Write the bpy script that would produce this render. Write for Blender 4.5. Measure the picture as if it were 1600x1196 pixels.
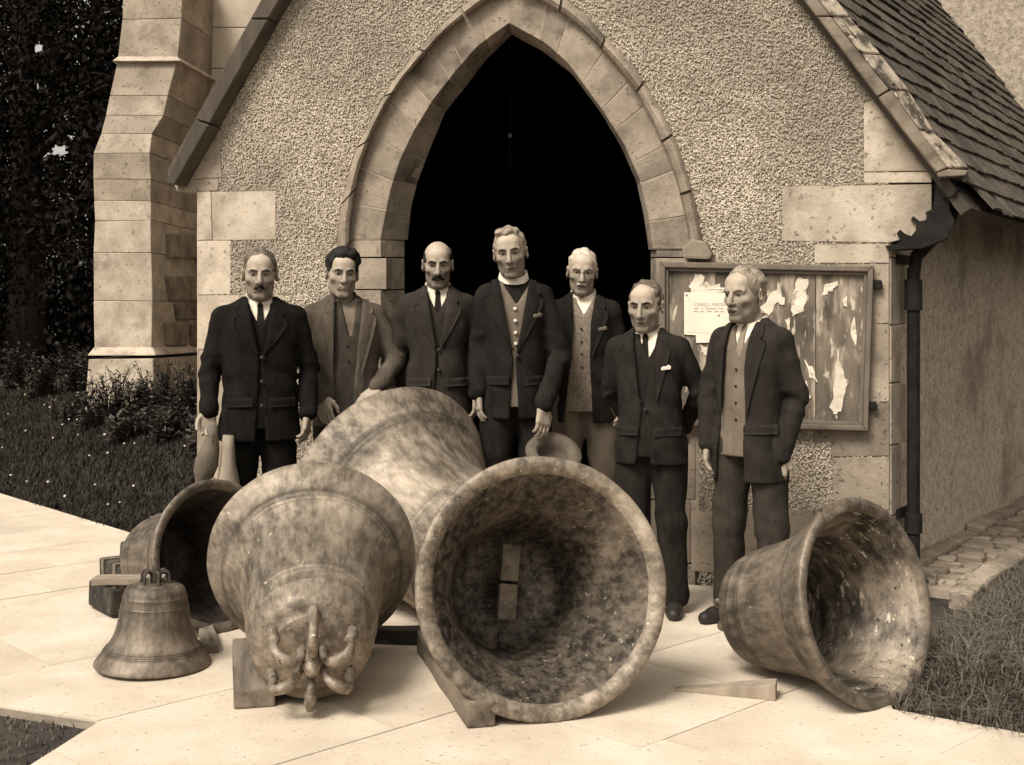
import bpy, bmesh, math, random
import numpy as np
from mathutils import Vector, Matrix, noise as mnoise
from mathutils.geometry import tessellate_polygon
random.seed(7); rng = np.random.default_rng(7)
for o in list(bpy.data.objects): bpy.data.objects.remove(o)
scene = bpy.context.scene
COL = scene.collection
R = math.radians
# ------------------------------------------------------------------ camera, sky, sun, exposure
F, CX, HY, CAMZ = 1900.0, 800.0, 500.0, 1.43      # focal length, principal point and horizon in photo pixels; camera height in metres
cam_data = bpy.data.cameras.new('camera'); cam = bpy.data.objects.new('camera', cam_data); COL.objects.link(cam)
cam_data.sensor_width = 36; cam_data.lens = 36*F/1600; cam_data.shift_y = -(598-HY)/1600
cam_data.clip_end = 2000; cam_data.clip_start = .05
cam.location = (0, 0, CAMZ); cam.rotation_euler = (R(90), 0, 0); scene.camera = cam
SUN_EL, SUN_AZ = 51, -38          # high, over the photographer's left shoulder
world = bpy.data.worlds.new('World'); scene.world = world; world.use_nodes = True
wn, wl_ = world.node_tree.nodes, world.node_tree.links; wn.clear()
sky = wn.new('ShaderNodeTexSky'); sky.sky_type = 'NISHITA'; sky.sun_disc = False
sky.sun_elevation = R(SUN_EL); sky.sun_rotation = R(180-SUN_AZ); sky.air_density = 1.0; sky.dust_density = 4.0
hs = wn.new('ShaderNodeHueSaturation'); hs.inputs['Saturation'].default_value = 0.0
tint = wn.new('ShaderNodeMix'); tint.data_type = 'RGBA'; tint.blend_type = 'MULTIPLY'; tint.inputs[0].default_value = 1
tint.inputs[7].default_value = (1, .95, .86, 1)
bg = wn.new('ShaderNodeBackground'); bg.inputs['Strength'].default_value = .075
wo = wn.new('ShaderNodeOutputWorld')
wl_.new(sky.outputs[0], hs.inputs['Color']); wl_.new(hs.outputs[0], tint.inputs[6]); wl_.new(tint.outputs[2], bg.inputs[0]); wl_.new(bg.outputs[0], wo.inputs[0])
sun_data = bpy.data.lights.new('sun', 'SUN'); sun_data.energy = 1.5; sun_data.angle = R(20); sun_data.color = (1, .94, .84)
sun = bpy.data.objects.new('sun', sun_data); COL.objects.link(sun)
sd = Vector((math.sin(R(SUN_AZ))*math.cos(R(SUN_EL)), -math.cos(R(SUN_AZ))*math.cos(R(SUN_EL)), math.sin(R(SUN_EL))))
sun.rotation_euler = sd.to_track_quat('Z', 'Y').to_euler(); sun.location = (0, 0, 30)
scene.view_settings.view_transform = 'Standard'; scene.view_settings.look = 'None'
scene.view_settings.exposure = 1.2; scene.view_settings.gamma = 1.0; scene.view_settings.use_curve_mapping = False
# ------------------------------------------------------------------ helpers
def sep(v):
    """A sepia-toned reflectance of luminance v, as the old print's whole world is toned."""
    t = min(1, max(0, (v-.25)/.4)); lo = min(1, max(0, (.06-v)/.06))
    a = np.array((1.195, .962, .735))*(1-t)+np.array((1.13, .982, .79))*t
    a = a*(1-lo)+np.array((1.13, .98, .85))*lo
    return tuple(float(c) for c in np.clip(a*v, 0, 1))+(1,)

def new_mat(name):
    m = bpy.data.materials.new(name); m.use_nodes = True
    nt = m.node_tree; b = nt.nodes['Principled BSDF']
    return m, nt, b

def mk(name, v1, v2, scale=6, detail=6, rough=.85, bump=.0, bscale=60, stretch=(1, 1, 1), lo=.35, hi=.65, rnd=.0, attr=None,
       fleck=None, stain=None, metal=0, spec=.3, vein=None):
    """Procedural material: two tones mixed by noise, optional flecks, stains, per-object shade and bump."""
    m, nt, b = new_mat(name); N, L = nt.nodes, nt.links
    tc = N.new('ShaderNodeTexCoord'); mp = N.new('ShaderNodeMapping'); mp.inputs['Scale'].default_value = stretch
    L.new(tc.outputs['Object'], mp.inputs['Vector'])
    oi = N.new('ShaderNodeObjectInfo')
    ad = N.new('ShaderNodeVectorMath'); ad.operation = 'MULTIPLY_ADD'; ad.inputs[1].default_value = (7, 5, 9)
    L.new(oi.outputs['Random'], ad.inputs[0]); L.new(mp.outputs[0], ad.inputs[2])
    vec = ad.outputs[0]
    def ns(sc, det=5, rg=.6):
        n = N.new('ShaderNodeTexNoise'); n.inputs['Scale'].default_value = sc; n.inputs['Detail'].default_value = det; n.inputs['Roughness'].default_value = rg
        L.new(vec, n.inputs['Vector']); return n.outputs['Fac']
    def ramp(fac, a, c, pa=lo, pc=hi):
        r = N.new('ShaderNodeValToRGB'); r.color_ramp.elements[0].position = pa; r.color_ramp.elements[1].position = pc
        r.color_ramp.elements[0].color = a; r.color_ramp.elements[1].color = c; L.new(fac, r.inputs[0]); return r.outputs[0]
    def mix(fac, a, c, kind='MIX'):
        x = N.new('ShaderNodeMix'); x.data_type = 'RGBA'; x.blend_type = kind
        if isinstance(fac, (int, float)): x.inputs[0].default_value = fac
        else: L.new(fac, x.inputs[0])
        L.new(a, x.inputs[6])
        if isinstance(c, tuple): x.inputs[7].default_value = c
        else: L.new(c, x.inputs[7])
        return x.outputs[2]
    col = ramp(ns(scale, detail), sep(v1), sep(v2))
    if stain:   # (scale, tone, lo, hi)
        f = ramp(ns(stain[0], 4), (0, 0, 0, 1), (1, 1, 1, 1), stain[2], stain[3]); col = mix(f, col, sep(stain[1]))
    if fleck:   # (scale, tone, lo, hi)
        f = ramp(ns(fleck[0], 3, .5), (0, 0, 0, 1), (1, 1, 1, 1), fleck[2], fleck[3]); col = mix(f, col, sep(fleck[1]))
    if vein:
        v = N.new('ShaderNodeTexVoronoi'); v.inputs['Scale'].default_value = vein[0]; L.new(vec, v.inputs['Vector'])
        r = ramp(v.outputs['Distance'], sep(vein[1]), sep(vein[2]), vein[3], vein[4]); col = mix(.5, col, r)
    if rnd:
        mr = N.new('ShaderNodeMapRange'); mr.inputs[3].default_value = 1-rnd; mr.inputs[4].default_value = 1+rnd; L.new(oi.outputs['Random'], mr.inputs[0])
        x = N.new('ShaderNodeVectorMath'); x.operation = 'SCALE'; L.new(col, x.inputs[0]); L.new(mr.outputs[0], x.inputs['Scale']); col = x.outputs[0]
    if attr:
        a = N.new('ShaderNodeAttribute'); a.attribute_name = attr; col = mix(1.0, col, a.outputs['Color'], 'MULTIPLY')
    L.new(col, b.inputs['Base Color'])
    b.inputs['Roughness'].default_value = rough; b.inputs['Metallic'].default_value = metal; b.inputs['Specular IOR Level'].default_value = spec
    if bump:
        bp = N.new('ShaderNodeBump'); bp.inputs['Strength'].default_value = bump; bp.inputs['Distance'].default_value = .01
        L.new(ns(bscale, 6, .65), bp.inputs['Height']); L.new(bp.outputs[0], b.inputs['Normal'])
    return m

def raw_mesh(name, V, Fc, mat=None, smooth=False, tone=None, mat_idx=None, mats=None):
    """Mesh data from numpy verts and faces (an (n,3) or (n,4) array, or a list of index lists)."""
    me = bpy.data.meshes.new(name)
    V = np.asarray(V, dtype=np.float32).reshape(-1, 3)
    if isinstance(Fc, np.ndarray):
        k = Fc.shape[1]; flat = Fc.astype(np.int32).ravel(); start = np.arange(len(Fc), dtype=np.int32)*k
    else:
        flat = np.array([i for f in Fc for i in f], dtype=np.int32); start = np.cumsum([0]+[len(f) for f in Fc][:-1]).astype(np.int32)
    me.vertices.add(len(V)); me.vertices.foreach_set('co', V.ravel())
    me.loops.add(len(flat)); me.loops.foreach_set('vertex_index', flat)
    me.polygons.add(len(start)); me.polygons.foreach_set('loop_start', start)
    if tone is not None:
        a = me.attributes.new('tone', 'FLOAT_COLOR', 'POINT')
        t = np.asarray(tone, dtype=np.float32)
        if t.ndim == 1: t = np.stack([t, t, t, np.ones_like(t)], 1)
        a.data.foreach_set('color', t.ravel())
    for mm in (mats or ([mat] if mat else [])): me.materials.append(mm)
    me.update(calc_edges=True); me.validate()
    if mat_idx is not None: me.polygons.foreach_set('material_index', np.asarray(mat_idx, dtype=np.int32))
    me.polygons.foreach_set('use_smooth', np.full(len(me.polygons), bool(smooth)))
    return me

def add(name, me, parent=None, loc=None, rot=None, kind=None):
    o = bpy.data.objects.new(name, me); COL.objects.link(o)
    if parent is not None: o.parent = parent
    if loc is not None: o.location = loc
    if rot is not None: o.rotation_euler = rot
    if kind: o['kind'] = kind
    return o

def tag(o, label, cat=None, group=None):
    o['label'] = label
    if cat: o['category'] = cat
    if group: o['group'] = group
    return o

def thing(name, label, cat, loc=(0, 0, 0), rot=(0, 0, 0), group=None):
    o = bpy.data.objects.new(name, None); COL.objects.link(o); o.location = loc; o.rotation_euler = rot; o.empty_display_size = .1
    return tag(o, label, cat, group)

class MB:
    """Collects simple solids into one mesh."""
    def __init__(s): s.V = []; s.F = []
    def poly(s, vs, fs):
        n = len(s.V); s.V += [tuple(v) for v in vs]; s.F += [[n+i for i in f] for f in fs]; return s
    def box(s, lo, hi):
        (a, b, c), (d, e, f) = lo, hi
        return s.poly([(a, b, c), (d, b, c), (d, e, c), (a, e, c), (a, b, f), (d, b, f), (d, e, f), (a, e, f)],
                      [(0, 3, 2, 1), (4, 5, 6, 7), (0, 1, 5, 4), (1, 2, 6, 5), (2, 3, 7, 6), (3, 0, 4, 7)])
    def prism(s, front, back):
        """Solid between two outlines with the same number of points."""
        n = len(front)
        fr = [Vector(p) for p in front]
        tris = tessellate_polygon([fr])
        fs = [list(t) for t in tris]+[[n+i for i in reversed(t)] for t in tris]
        fs += [[i, (i+1) % n, n+(i+1) % n, n+i] for i in range(n)]
        return s.poly(list(front)+list(back), fs)
    def tube(s, path, rad, seg=8, cap=True):
        P = [Vector(p) for p in path]; n = len(P); rad = [rad]*n if isinstance(rad, (int, float)) else rad
        base = len(s.V); up = Vector((0, 0, 1)); prev = None
        for i, p in enumerate(P):
            t = (P[min(i+1, n-1)]-P[max(i-1, 0)]).normalized()
            u = prev if prev is not None else (up if abs(t.z) < .9 else Vector((1, 0, 0)))
            u = (u-t*u.dot(t)).normalized(); w = t.cross(u); prev = u
            for k in range(seg):
                a = 2*math.pi*k/seg; s.V.append(tuple(p+(u*math.cos(a)+w*math.sin(a))*rad[i]))
        for i in range(n-1):
            for k in range(seg):
                a, b = base+i*seg+k, base+i*seg+(k+1) % seg; s.F.append([a, b, b+seg, a+seg])
        if cap: s.F.append([base+k for k in range(seg)][::-1]); s.F.append([base+(n-1)*seg+k for k in range(seg)])
        return s
    def build(s, name, mat, parent=None, smooth=False, bevel=0, jit=0, kind=None, loc=None, rot=None, segs=2, sub=0):
        bm = bmesh.new(); vs = [bm.verts.new(v) for v in s.V]
        for f in s.F:
            try: bm.faces.new([vs[i] for i in f])
            except ValueError: pass
        bmesh.ops.recalc_face_normals(bm, faces=bm.faces)
        if sub: bmesh.ops.subdivide_edges(bm, edges=bm.edges, cuts=sub, use_grid_fill=True)
        if bevel:
            ed = [e for e in bm.edges if len(e.link_faces) == 2 and e.calc_face_angle(0) > .5]
            bmesh.ops.bevel(bm, geom=ed, offset=bevel, segments=segs, affect='EDGES', profile=.6, clamp_overlap=True)
        if jit:
            for v in bm.verts: v.co += mnoise.noise_vector(v.co*9)*jit
        me = bpy.data.meshes.new(name); bm.to_mesh(me); bm.free()
        if mat: me.materials.append(mat)
        for p in me.polygons: p.use_smooth = smooth
        return add(name, me, parent, loc, rot, kind)

def inside(P, poly):
    """Which of the points P (n,2) lie in the polygon."""
    x, y = P[:, 0], P[:, 1]; r = np.zeros(len(P), bool); q = np.asarray(poly)
    for (x1, y1), (x2, y2) in zip(q, np.roll(q, -1, 0)):
        c = ((y1 > y) != (y2 > y)) & (x < (x2-x1)*(y-y1)/((y2-y1) if y2 != y1 else 1e-9)+x1); r ^= c
    return r

def resample(pts, n):
    p = np.asarray(pts, float); d = np.r_[0, np.cumsum(np.linalg.norm(np.diff(p, axis=0), axis=1))]
    t = np.linspace(0, d[-1], n); return np.stack([np.interp(t, d, p[:, k]) for k in range(p.shape[1])], 1)

def at(px, py, Y):
    """The point seen at photo pixel (px, py) at depth Y."""
    return Vector(((px-CX)/F*Y, Y, CAMZ-(py-HY)/F*Y))

# porch frame: the front wall is turned so that its right side is nearer
TH = R(20); WY = 6.95
def wl(px, py, y=0.0):
    """Porch-local point on the plane y behind the wall face, on the sight line through a photo pixel."""
    k = (px-CX)/F; c, s = math.cos(TH), math.sin(TH)
    # world = (u c + y s, WY - u s + y c)
    u = (k*(WY+y*c)-y*s)/(c+k*s); Y = WY-u*s+y*c
    return (u, y, CAMZ-(py-HY)/F*Y)
def w2(px, py, y=0.0):
    a = wl(px, py, y); return (a[0], a[2])

# ------------------------------------------------------------------ signed-distance modelling (people, cloth)
def axis(lo, hi, h, fine=()):
    """Grid coordinates with finer spacing inside the given spans (a, b, step)."""
    out = [lo]
    while out[-1] < hi:
        x = out[-1]; st = h
        for a, b, f in fine:
            if a-h <= x < b: st = min(st, f)
        out.append(x+st)
    return np.array(out, np.float32)

class Field:
    def __init__(s, xs, ys, zs):
        s.a = (xs, ys, zs); s.d = np.ones((len(xs), len(ys), len(zs)), np.float32)
    def sub(s, lo, hi):
        sl = []
        for ax, l, h in zip(s.a, lo, hi):
            i, j = np.searchsorted(ax, l), np.searchsorted(ax, h); sl.append(slice(max(i-1, 0), min(j+1, len(ax))))
        g = [s.a[0][sl[0]][:, None, None], s.a[1][sl[1]][None, :, None], s.a[2][sl[2]][None, None, :]]
        return tuple(sl), g
    def put(s, fn, lo, hi, k=.01, mode='add'):
        sl, g = s.sub(lo, hi); d = s.d[sl]
        if 0 in d.shape: return
        v = fn(*g).astype(np.float32); v = np.broadcast_to(v, d.shape)
        if mode == 'add':
            h = np.clip(.5+.5*(d-v)/k, 0, 1); s.d[sl] = d*(1-h)+v*h-k*h*(1-h)
        elif mode == 'cut':
            v = -v; h = np.clip(.5-.5*(d-v)/k, 0, 1); s.d[sl] = d*(1-h)+v*h+k*h*(1-h)
        elif mode == 'and': s.d[sl] = np.maximum(d, v)
        elif mode == 'disp': s.d[sl] = d+v
    def cap(s, a, b, r1, r2=None, k=.01, mode='add', wr=None, M=None):
        a, b = np.array(a, float), np.array(b, float); r2 = r1 if r2 is None else r2; m = max(r1, r2)+k+.02
        ab = b-a; L2 = max(float(ab@ab), 1e-9)
        def fn(X, Y, Z):
            px, py, pz = X-a[0], Y-a[1], Z-a[2]
            t = np.clip((px*ab[0]+py*ab[1]+pz*ab[2])/L2, 0, 1)
            r = r1+(r2-r1)*t
            if wr is not None: r = r+wr(t, px, py, pz)
            return np.sqrt((px-t*ab[0])**2+(py-t*ab[1])**2+(pz-t*ab[2])**2)-r
        s.put(fn, np.minimum(a, b)-m, np.maximum(a, b)+m, k, mode)
    def ell(s, c, r, k=.01, mode='add', T=None, rot=None):
        """Ellipsoid; T = (3x3 matrix, origin) places it in another frame."""
        c = np.array(c, float); r = np.array(r, float); Mx, og = T if T else (np.eye(3), np.zeros(3)); w = Mx@c+og; sc2 = float(Mx[:, 0]@Mx[:, 0]); m = max(r)*sc2**.5+k+.015
        def fn(X, Y, Z):
            dx, dy, dz = X-w[0], Y-w[1], Z-w[2]
            q = [(Mx[0, i]*dx+Mx[1, i]*dy+Mx[2, i]*dz)/sc2 for i in range(3)]
            if rot: # rotation about z in the local frame
                cc, ss = math.cos(rot), math.sin(rot); q[0], q[1] = cc*q[0]+ss*q[1], -ss*q[0]+cc*q[1]
            k0 = np.sqrt(sum((q[i]/r[i])**2 for i in range(3))); k1 = np.sqrt(sum((q[i]/r[i]**2)**2 for i in range(3)))+1e-6
            return k0*(k0-1)/k1*sc2**.5
        s.put(fn, w-m, w+m, k, mode)
    def mesh(s):
        return surface_nets(s.d, *s.a)

def surface_nets(d, xs, ys, zs):
    s = d < 0
    nx, ny, nz = d.shape
    c = np.zeros((nx-1, ny-1, nz-1), np.uint8)
    for i in (0, 1):
        for j in (0, 1):
            for k in (0, 1): c += s[i:nx-1+i, j:ny-1+j, k:nz-1+k]
    act = (c > 0) & (c < 8); ii, jj, kk = np.nonzero(act); n = len(ii)
    idx = np.full(act.shape, -1, np.int32); idx[ii, jj, kk] = np.arange(n)
    S = np.zeros((n, 3)); W = np.zeros(n)
    corners = [(i, j, k) for i in (0, 1) for j in (0, 1) for k in (0, 1)]
    for a in corners:
        for ax in range(3):
            if a[ax]: continue
            b = list(a); b[ax] = 1
            da = d[ii+a[0], jj+a[1], kk+a[2]]; db = d[ii+b[0], jj+b[1], kk+b[2]]
            m = (da < 0) != (db < 0); t = np.where(m, da/np.where(m, da-db, 1), 0)
            for q in range(3): S[:, q] += np.where(m, a[q]+(t if q == ax else 0), 0)
            W += m
    S /= W[:, None]
    def pos(ax, i, f): return ax[i]+f*(ax[np.minimum(i+1, len(ax)-1)]-ax[i])
    V = np.stack([pos(xs, ii, S[:, 0]), pos(ys, jj, S[:, 1]), pos(zs, kk, S[:, 2])], 1)
    Fs = []
    A = s[:-1, 1:-1, 1:-1]; B = s[1:, 1:-1, 1:-1]; I, J, K = np.nonzero(A != B); fl = A[I, J, K]; J = J+1; K = K+1
    q = np.stack([idx[I, J-1, K-1], idx[I, J, K-1], idx[I, J, K], idx[I, J-1, K]], 1); q[~fl] = q[~fl][:, ::-1]; Fs.append(q)
    A = s[1:-1, :-1, 1:-1]; B = s[1:-1, 1:, 1:-1]; I, J, K = np.nonzero(A != B); fl = A[I, J, K]; I = I+1; K = K+1
    q = np.stack([idx[I-1, J, K-1], idx[I-1, J, K], idx[I, J, K], idx[I, J, K-1]], 1); q[~fl] = q[~fl][:, ::-1]; Fs.append(q)
    A = s[1:-1, 1:-1, :-1]; B = s[1:-1, 1:-1, 1:]; I, J, K = np.nonzero(A != B); fl = A[I, J, K]; I = I+1; J = J+1
    q = np.stack([idx[I-1, J-1, K], idx[I, J-1, K], idx[I, J, K], idx[I-1, J, K]], 1); q[~fl] = q[~fl][:, ::-1]; Fs.append(q)
    return V, np.concatenate(Fs)

def wob(X, Y, Z, f=9., sd=0.):
    """Soft folds: a few warped sine waves."""
    return (np.sin(f*X+1.3*np.sin(f*.8*Z+sd)+sd)+np.sin(f*1.3*Z+1.7*np.sin(f*.7*X+2*sd)+f*.5*Y)+.6*np.sin(f*2.1*(X*.6+Z)+2*np.sin(f*Y+sd)))/2.6
# ------------------------------------------------------------------ materials of the setting
M = {}
M['ashlar'] = mk('ashlar stone', .20, .37, 6, 8, .9, .6, 45, rnd=.14, stain=(3.0, .13, .50, .72), fleck=(36, .11, .60, .70))
M['pale_ashlar'] = mk('pale limestone', .33, .50, 5, 8, .9, .5, 45, rnd=.10, stain=(3.2, .20, .51, .74), fleck=(36, .17, .61, .72))
M['dark_stone'] = mk('weathered rubble stone', .13, .26, 7, 7, .95, .6, 40, rnd=.2)
M['arch_stone'] = mk('arch stone', .17, .29, 6, 7, .9, .45, 60, rnd=.14, stain=(4, .09, .52, .70), fleck=(45, .1, .62, .7))
M['mortar'] = mk('lime mortar', .24, .34, 20, 5, .95, .3, 80)
M['render_base'] = mk('roughcast mortar bed', .22, .34, 12, 6, .95, .6, 90)
M['pebble'] = mk('pebbledash chips', .52, .70, 3, 5, .8, 0, attr='tone')
M['roughcast'] = mk('old roughcast', .33, .54, 20, 7, .95, .9, 40, stain=(1.3, .15, .50, .72), fleck=(45, .12, .60, .68))
M['nave_cast'] = mk('nave roughcast', .26, .46, 22, 7, .95, .9, 40, fleck=(50, .1, .6, .7))
M['tower'] = mk('tower ashlar', .40, .52, 2.5, 6, .92, .3, 40, stain=(1.4, .30, .55, .8))
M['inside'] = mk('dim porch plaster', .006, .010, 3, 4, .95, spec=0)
M['wood_grey'] = mk('weathered oak', .045, .085, 9, 7, .9, .5, 40, stretch=(1, 1, .15), stain=(6, .05, .55, .7))
M['barge'] = mk('weathered bargeboard', .11, .22, 7, 7, .9, .5, 50, stain=(5, .06, .54, .7))
M['verge'] = mk('mortared verge', .06, .36, 11, 8, .95, .7, 40, lo=.42, hi=.58, fleck=(30, .5, .62, .70))
M['slate'] = mk('stone slate', .035, .095, 9, 7, .85, .6, 30, rnd=.35, fleck=(24, .17, .66, .74))
M['iron'] = mk('black cast iron', .008, .018, 12, 5, .75, .3, 60, spec=.15)
M['soil'] = mk('dark turf soil', .02, .05, 5, 7, .95, .8, 30)
M['paving'] = mk('worn paving flags', .45, .57, 2.6, 9, .9, .35, 55, rnd=.04, stain=(1.1, .33, .50, .82), fleck=(48, .26, .63, .74))
M['joint'] = mk('sandy joint', .33, .44, 20, 5, .95)
M['leaf_dark'] = mk('dark yew leaves', .006, .016, 3, 3, .9, rnd=.2, spec=.03)
M['bark'] = mk('bark', .03, .06, 9, 6, .95, .5, 20, stretch=(1, 1, .2))
M['plant'] = mk('border plant leaves', .025, .065, 6, 3, .7, rnd=.3, attr='tone')
M['grass'] = mk('grass blades', .5, .6, 3, 3, .8, attr='tone', spec=.15)
M['flower'] = mk('daisy petals', .30, .40, 3, 2, .8)

# ------------------------------------------------------------------ ground and path
EDGE_A, EDGE_D = np.array((-3.93, 9.7)), np.array((1.35, -1.52))/2.033
EDGE_N = np.array((1.52, 1.35))/2.033
def sst(a, b, x): t = np.clip((x-a)/(b-a), 0, 1); return t*t*(3-2*t)
def ground_h(x, y):
    s = (x+3.93)*EDGE_N[0]+(y-9.7)*EDGE_N[1]
    left = .56*sst(.0, 1.7, s)*sst(-1.75, -2.3, x)
    right = .10*sst(.0, .35, (x-1.38)*.58+(y-4.45)*.815)*sst(.36, .7, .824*x-.566*y+1.939)*sst(12, 8, y)*sst(1.2, 1.6, x)
    return left+right-.035*(1-sst(0, .25, np.abs(left)+np.abs(right)+np.where(s > .03, .0, 0)))
xs = np.r_[np.linspace(-180, -12, 14), np.linspace(-11, 6, 120), np.linspace(7, 180, 14)]
ys = np.r_[np.linspace(-60, 0, 8), np.linspace(.5, 20, 140), np.linspace(21, 200, 16)]
X, Y = np.meshgrid(xs, ys, indexing='ij'); Zg = ground_h(X, Y)
V = np.stack([X, Y, Zg], -1).reshape(-1, 3); ny = len(ys)
i, j = np.meshgrid(np.arange(len(xs)-1), np.arange(ny-1), indexing='ij'); q = (i*ny+j).ravel()
add('ground', raw_mesh('ground', V, np.stack([q, q+ny, q+ny+1, q+1], 1), M['soil'], True), kind='structure')

PARTS = [[(-9.5, 7.5), (-1.47, 4.33), (-1.9, 7.42), (-2.58, 8.18), (-5.6, 11.58), (-9.5, 15.97)], [(-1.47, 4.33), (1.40, 4.47), (1.52, 5.4), (1.9, 6.28), (-1.9, 7.42)], [(-1.62, .5), (3.6, .5), (3.6, 2.9), (1.40, 4.47), (-1.47, 4.33), (-1.60, 3.6)]]
PATH = [(-5.6, 11.58), (-2.58, 8.18), (-1.9, 7.42), (1.9, 6.28), (1.52, 5.4), (1.40, 4.47), (3.6, 2.9), (3.6, .5), (-1.62, .5), (-1.60, 3.6), (-1.47, 4.33), (-9.5, 7.5), (-9.5, 15.97)]
def prism_xy(poly, z0, z1): return MB().prism([(x, y, z1) for x, y in poly], [(x, y, z0) for x, y in poly])
path = prism_xy(PATH, -.10, -.006).build('path', M['joint'], kind='structure')
def clip(poly, a, n):
    """The part of a polygon on the side of the line through a that n points away from."""
    out = []
    for p, q in zip(poly, poly[1:]+poly[:1]):
        dp, dq = (p[0]-a[0])*n[0]+(p[1]-a[1])*n[1], (q[0]-a[0])*n[0]+(q[1]-a[1])*n[1]
        if dp <= 0: out.append(p)
        if (dp <= 0) != (dq <= 0):
            t = dp/(dp-dq); out.append((p[0]+t*(q[0]-p[0]), p[1]+t*(q[1]-p[1])))
    return out
gu, gv = np.array((math.cos(R(44)), math.sin(R(44)))), np.array((-math.sin(R(44)), math.cos(R(44))))
rs = random.Random(3)
v0 = -8.0
while v0 < 17:
    hgt = rs.choice((.62, .72, .8)); u0 = -12+rs.random()*.6
    while u0 < 12:
        w = rs.choice((.8, .95, 1.15, 1.3)); g = .0016
        cs_ = []
        for c in PARTS:
            for a, n in ((gu*(u0+w-g), gu), (gu*(u0+g), -gu), (gv*(v0+hgt-g), gv), (gv*(v0+g), -gv)):
                c = clip(c, a, n)
                if not c: break
            if len(c) >= 3 and abs(sum(p[0]*q[1]-p[1]*q[0] for p, q in zip(c, c[1:]+c[:1])))/2 > .0005: cs_.append(c)
        ctr_ = gu*(u0+w/2)+gv*(v0+hgt/2); u0 += w; cx, cy = ctr_
        if not cs_ or cy < 1.5 or abs(cx) > .5*cy+1.2: continue
        dz = rs.uniform(-.001, .002); tx, ty = rs.uniform(-.0015, .0015), rs.uniform(-.0015, .0015); m = MB()
        for c in cs_: m.prism([(x, y, dz+tx*(x-cx)+ty*(y-cy)) for x, y in c], [(x, y, -.05) for x, y in c])
        m.build('paving_slab', M['paving'], path)
    v0 += hgt

def blades(name, pts, h, w, lean, tone, mat, seed):
    """Grass: two-segment tapering blades standing at the points (n,3)."""
    g = np.random.default_rng(seed); n = len(pts); a = g.uniform(0, 2*np.pi, n); hh = h*g.uniform(.5, 1.3, n); ww = w*g.uniform(.6, 1.3, n)
    d = np.stack([np.cos(a), np.sin(a), 0*a], 1); sidev = np.stack([-np.sin(a), np.cos(a), 0*a], 1); ln = (lean*g.uniform(.2, 1.6, n)*hh)[:, None]
    z = np.array((0, 0, 1.0))
    b0 = pts-sidev*ww[:, None]; b1 = pts+sidev*ww[:, None]; mid = pts+z*(hh*.6)[:, None]+d*ln*.35; m0 = mid-sidev*ww[:, None]*.7; m1 = mid+sidev*ww[:, None]*.7
    tip = pts+z*(hh*(1-.25*lean))[:, None]+d*ln
    Vv = np.stack([b0, b1, m1, m0, tip], 1).reshape(-1, 3); k = np.arange(n)*5
    Ft = np.concatenate([np.stack([k, k+1, k+2], 1), np.stack([k, k+2, k+3], 1), np.stack([k+3, k+2, k+4], 1)])
    tn = np.repeat(tone*g.uniform(.55, 1.35, n), 5)
    return add(name, raw_mesh(name, Vv, Ft, mat, tone=tn), kind='stuff')
def scatter(n, x0, x1, y0, y1, ok, seed):
    g = np.random.default_rng(seed); x = g.uniform(x0, x1, n); y = g.uniform(y0, y1, n); m = ok(x, y); x, y = x[m], y[m]
    return np.stack([x, y, ground_h(x, y)-.01], 1)
def sd_edge(x, y): return (x+3.93)*EDGE_N[0]+(y-9.7)*EDGE_N[1]
gp = scatter(150000, -8, -1.9, 7.4, 15, lambda x, y: (sd_edge(x, y) > .02+.05*np.sin(9*x)) & (np.abs(x) < .5*y), 11)
tag(blades('grass', gp, .085, .005, .6, .062, M['grass'], 1), 'dark mown grass on the churchyard bank left of the path', 'grass')
gp = scatter(64000, 1.3, 4.2, 3.0, 7.2, lambda x, y: (~inside(np.stack([x, y], 1), PATH)) & (x > 1.3) & (.824*x-.566*y+1.939 > .40), 12)
g2 = gp.copy(); g2[:, 2] = ground_h(gp[:, 0], gp[:, 1])-.01
tag(blades('long_grass', g2, .115, .0030, 1.2, .21, M['grass'], 2), 'long tangled dry grass beside the right-hand bell', 'grass')
gp = scatter(9000, -3.6, -1.5, 2.6, 4.7, lambda x, y: ~inside(np.stack([x, y], 1), PATH) & (x < -1.48), 13)
tag(blades('turf', gp, .03, .004, .6, .17, M['grass'], 3), 'triangle of short turf at the lower left corner of the path', 'grass')
gp = scatter(130, -6, -2.2, 8.3, 13.5, lambda x, y: (sd_edge(x, y) > .15) & (np.abs(x) < .48*y), 14)
fm = []; ff = []
for k, p in enumerate(gp):
    r = .007+.005*rng.random(); zz = p[2]+.085+.05*rng.random()
    fm += [(p[0]+r*math.cos(t*math.pi/3), p[1]+r*.7*math.sin(t*math.pi/3), zz+r*.7*math.sin(t*math.pi/3)) for t in range(6)]; ff.append([k*6+t for t in range(6)])
tag(add('daisies', raw_mesh('daisies', fm, ff, M['flower']), kind='stuff'), 'scattered small white daisies in the grass at left', 'flowers')

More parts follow.
